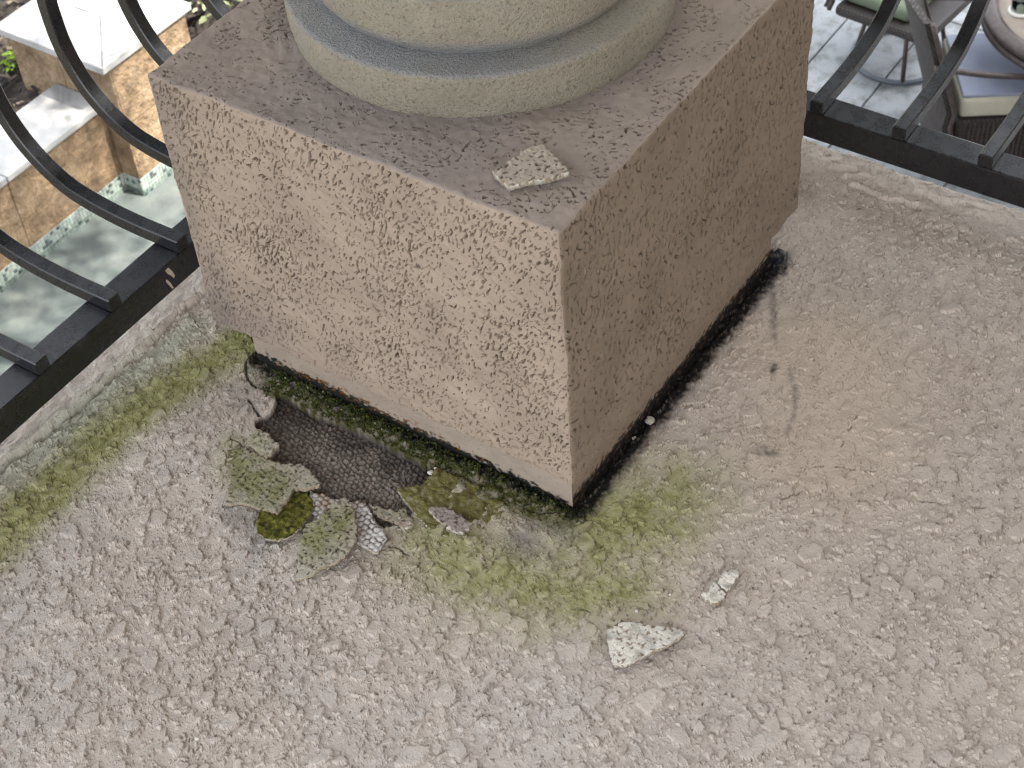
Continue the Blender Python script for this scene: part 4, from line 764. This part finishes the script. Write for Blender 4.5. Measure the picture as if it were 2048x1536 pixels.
# patio paving
pt = boxo('patio', (PX1+.003, 16, -14, 9.5, GZ-.26, GZ-.022), M['joint']); pt['kind'] = 'structure'
pt2 = boxo('patio_bed', (-14, PX1+.002, -14, PY0-.003, GZ-.26, GZ-.022), M['joint'], pt)
row_edges = [(-2.184, -1.796), (-1.796, -1.208), (-1.208, -.632), (-.632, -.244), (-.244, .344), (.344, .732), (.732, 1.320), (1.320, 1.908), (1.908, 2.297), (2.297, 2.885), (2.885, 3.273), (3.273, 3.861), (3.861, 4.249), (4.249, 4.837)]
meshes = {}; pr = random.Random(5); npv = 0
for (ya, yb) in row_edges:
    xx = (4.06 if ya > 2.2 else .42)-pr.uniform(0, .03)
    if ya > 2.2: xx = 4.06
    while xx < 9.2:
        L_ = pr.choice((1.18, 1.37, 1.57)); key = (round(L_, 3), round(yb-ya, 3))
        if key not in meshes:
            bm = bmesh.new(); g_ = .004; box(bm, g_, L_-g_, g_, key[1]-g_, -.03, 0, bev=.004, seg=1); me = bpy.data.meshes.new('paver'); bm.to_mesh(me); bm.free(); me.materials.append(M['pavers']); meshes[key] = me
        o = link(bpy.data.objects.new('paver', meshes[key])); o.parent = pt; o.location = (xx, ya, GZ+pr.uniform(-.0015, .0015)); xx += L_; npv += 1
print('pavers', npv)
# coping of the pool on the patio side
tblock2 = boxo('pool_coping', (PX1-.30, PX1+.0, PY0, 4.50, GZ-.09, GZ+.0395), M['marble'], pf, .006)

# ---------------------------------------------------------------- garden furniture
def wicker():
    m, n, l, b = nt('brown_wicker'); tc = n.new('ShaderNodeTexCoord'); wv = n.new('ShaderNodeTexWave'); wv.inputs['Scale'].default_value = 32; wv.bands_direction = 'Z'; wv.inputs['Distortion'].default_value = 1.0; l.new(tc.outputs['Object'], wv.inputs['Vector'])
    w2 = n.new('ShaderNodeTexWave'); w2.inputs['Scale'].default_value = 30; w2.bands_direction = 'DIAGONAL'; l.new(tc.outputs['Object'], w2.inputs['Vector'])
    mu = n.new('ShaderNodeMath'); mu.operation = 'MULTIPLY'; l.new(wv.outputs[1], mu.inputs[0]); l.new(w2.outputs[1], mu.inputs[1]); r = ramp(n, l, mu.outputs[0], [(.0, (.012, .009, .008)), (.6, (.035, .026, .023)), (1, (.10, .08, .072))])
    l.new(r.outputs[0], b.inputs['Base Color']); b.inputs['Roughness'].default_value = .6; bump(n, l, b, mu.outputs[0], .8, .004); return m
M['wicker'] = wicker(); M['rattan'] = mat_noise('rattan_pole', [(.3, (.032, .024, .022)), (.7, (.075, .058, .054))], 40, .5, bs=.3, bd=.002)
M['cream'] = mat_noise('cream_cushion', [(.3, (.40, .38, .29)), (.7, (.48, .46, .38))], 8, .9, bs=.2, bd=.002, bscale=300)
M['skytop'] = mat_noise('cushion_sky_tint', [(.3, (.20, .225, .30)), (.7, (.28, .31, .39))], 6, .75, bs=.2, bd=.002, bscale=300)  # cushion top: blue sky light painted over the cream seat
M['green'] = mat_noise('pale_green_cushion', [(.3, (.10, .125, .085)), (.7, (.14, .17, .12))], 8, .9)
M['steel'] = mat_noise('grey_blue_tube', [(.3, (.06, .07, .085)), (.7, (.10, .115, .135))], 30, .5)
def wchair(loc, fwd, label, topmat, ringbase):
    yaw = math.atan2(fwd[1], fwd[0])-pi/2
    root = empty('wicker_chair', loc, label, 'chair', None, yaw)   # local +Y is forward
    bm = bmesh.new(); box(bm, -.25, .25, -.25, .25, .10 if not ringbase else .30, .355, bev=.02); obj_bm('seat_base', bm, M['wicker'], root, False)
    if not ringbase:
        Vb = []; Fb = []
        for side in range(4):
            for k in range(24):
                t = -.24+k*.0208; p = [(t, .2505), (.2505, -t), (-t, -.2505), (-.2505, t)][side]; nx_, ny_ = [(0, 1), (1, 0), (0, -1), (-1, 0)][side]; b0 = len(Vb)
                for z_ in (.115, .34):
                    for s_, d_ in ((-.006, 0), (0, .008), (.006, 0)): Vb.append((p[0]+(s_ if ny_ else d_*nx_), p[1]+(d_*ny_ if ny_ else s_), z_))
                Fb += [(b0, b0+1, b0+4, b0+3), (b0+1, b0+2, b0+5, b0+4)]
        o = mesh_np('skirt_canes', np.array(Vb), np.array(Fb), M['rattan'], root); o['kind'] = 'stuff'
    bm = bmesh.new(); box(bm, *((-.245, .245, -.235, .262, .357, .468) if not ringbase else (-.17, .20, -.235, .13, .357, .43)), bev=.030, seg=3); obj_bm('cushion', bm, M['cream'] if not ringbase else M['green'], root, True)
    if not ringbase:
        bm = bmesh.new(); box(bm, -.236, .236, -.226, .253, .462, .481, bev=.009, seg=2); cu = obj_bm('cushion_sky_top', bm, topmat, root, True)  # thin sheet carrying the painted sky tint of the cream cushion
    # reclined back: curved wicker panel with rope edges
    n_ = 14; Vb = []; H_ = 10
    for layer in (0, 1):
        for j in range(H_+1):
            z_ = .10+(.92-.10)*j/H_ if not ringbase else .34+.56*j/H_; y_ = -.262-.30*max(0, (z_-.30))-.035*layer
            for i_ in range(n_+1):
                t = i_/n_*2-1; Vb.append((t*(.265-.02*(z_ > .8)), y_+.07*t*t*(1 if z_ > .35 else .5)-.03, z_-.05*t*t*(j/H_)))
    W_ = n_+1; S_ = W_*(H_+1); Fb = []
    for j in range(H_):
        for i_ in range(n_):
            a = j*W_+i_; Fb.append((a, a+1, a+W_+1, a+W_)); Fb.append((S_+a, S_+a+W_, S_+a+W_+1, S_+a+1))
    for j in range(H_):
        a = j*W_; Fb.append((a, a+W_, S_+a+W_, S_+a)); a += n_; Fb.append((a, S_+a, S_+a+W_, a+W_))
    for i_ in range(n_):
        a = H_*W_+i_; Fb.append((a, a+1, S_+a+1, S_+a)); a = i_; Fb.append((a, S_+a, S_+a+1, a+1))
    mesh_np('backrest', np.array(Vb), np.array(Fb), M['wicker'], root, smooth=False)
    for s_ in (-1, 1):
        pts = [Vector(Vb[j*W_+(n_ if s_ > 0 else 0)])+Vector((s_*.006, .0, 0)) for j in range(H_+1)]; tube('rope_edge', pts, .012, M['rattan'], root, 8)
        if not ringbase: tube('arm', spline([(s_*.275, -.38, .66), (s_*.30, -.15, .63), (s_*.30, .10, .60), (s_*.285, .24, .52), (s_*.262, .262, .36), (s_*.255, .25, .06)], 6), .014, M['rattan'], root, 8)
    if ringbase:
        tube('base_ring', [(.23*cos(a_), .23*sin(a_), .016) for a_ in [k*2*pi/40 for k in range(40)]], .014, M['steel'], root, 8, closed=True)
        for a_ in (.6, 2.2, 3.8, 5.4): tube('leg', [(.23*cos(a_), .23*sin(a_), .02), (.20*cos(a_), .20*sin(a_), .16), (.17*cos(a_), .17*sin(a_), .30)], .012, M['rattan'], root, 8)
    else:
        for sx, sy in ((-1, -1), (1, -1), (-1, 1), (1, 1)): boxo('foot', (sx*.22-.02, sx*.22+.02, sy*.22-.02, sy*.22+.02, 0, .0995), M['rattan'], root, .004)
    return root
wchair((5.411, 1.255, GZ), (.54, -.84), 'brown wicker armchair with thick cream seat whose top carries a painted pale blue sky tint, tucked at the round table', M['skytop'], False)
wchair((5.86, 1.92, GZ), (-.1, -1), 'dark wicker chair with pale green seat and a hoop base, on the open paving', M['green'], True)
# round table
tx, ty, tr_ = TABLE
tb = empty('round_table', (tx, ty, GZ), 'round stone topped garden table with a thick brown wicker rim', 'table')
def loc_lathe(name, prof, mat, root, seg=96): return lathe(name, prof, (0, 0, 0), mat, root, seg)
M['tan_top'] = mat_noise('tan_stone_top', [(.3, (.24, .19, .15)), (.7, (.33, .28, .23))], 14, .45)
loc_lathe('table_top', [(.0, .712), (tr_-.07, .712), (tr_-.07, .738), (.0, .738)], M['tan_top'], tb)
loc_lathe('rim', [(tr_-.068, .70), (tr_-.02, .695)]+arc(tr_-.018, .722, .022, -80, 80, 8)+[(tr_-.04, .750), (tr_-.068, .742), (tr_-.068, .70)], M['rattan'], tb)
tube('rim_pole', [((tr_-.018)*cos(k*2*pi/90), (tr_-.018)*sin(k*2*pi/90), .674) for k in range(90)], .018, M['rattan'], tb, 8, closed=True)
loc_lathe('pedestal', [(.0, .71), (.12, .71), (.07, .62), (.05, .4), (.06, .2), (.16, .05), (.20, .02), (.0, .0)], M['wicker'], tb, 32)
def scroll(a_):
    pts = [(r_, z_) for r_, z_ in ((.06, .60), (.16, .62), (.24, .54), (.22, .44), (.15, .42), (.13, .47), (.17, .50))]; p2 = spline([(q[0]*cos(a_), q[0]*sin(a_), q[1]) for q in pts], 6); tube('scroll', p2, .012, M['rattan'], tb, 6)
for a_ in (.5, 1.55, 2.6, 3.65, 4.7, 5.75): scroll(a_)
# glass candle jar
def glass():
    m, n, l, b = nt('clear_glass'); out = n['Material Output']; n.remove(b); tr = n.new('ShaderNodeBsdfTransparent'); tr.inputs[0].default_value = (.9, .95, .93, 1); gl = n.new('ShaderNodeBsdfGlossy'); gl.inputs['Roughness'].default_value = .05
    f_ = n.new('ShaderNodeFresnel'); f_.inputs[0].default_value = 1.5; mx = n.new('ShaderNodeMixShader'); l.new(f_.outputs[0], mx.inputs[0]); l.new(tr.outputs[0], mx.inputs[1]); l.new(gl.outputs[0], mx.inputs[2]); l.new(mx.outputs[0], out.inputs[0]); return m
jr = empty('candle_jar', (JAR[0], JAR[1], GZ+.7385), 'clear glass candle jar on a white foot, standing on the round table', 'jar')
lathe('foot', [(0, 0), (.050, 0), (.054, .004), (.052, .012), (.044, .016), (0, .018)], (0, 0, 0), M['white'], jr, 40)
lathe('glass', [(.043, .0165), (.044, .05), (.044, .14), (.041, .14), (.041, .05), (.040, .019)], (0, 0, 0), glass(), jr, 40)
lathe('candle', [(0, .0185), (.030, .0185), (.030, .085), (.027, .09), (0, .088)], (0, 0, 0), M['white'], jr, 32)
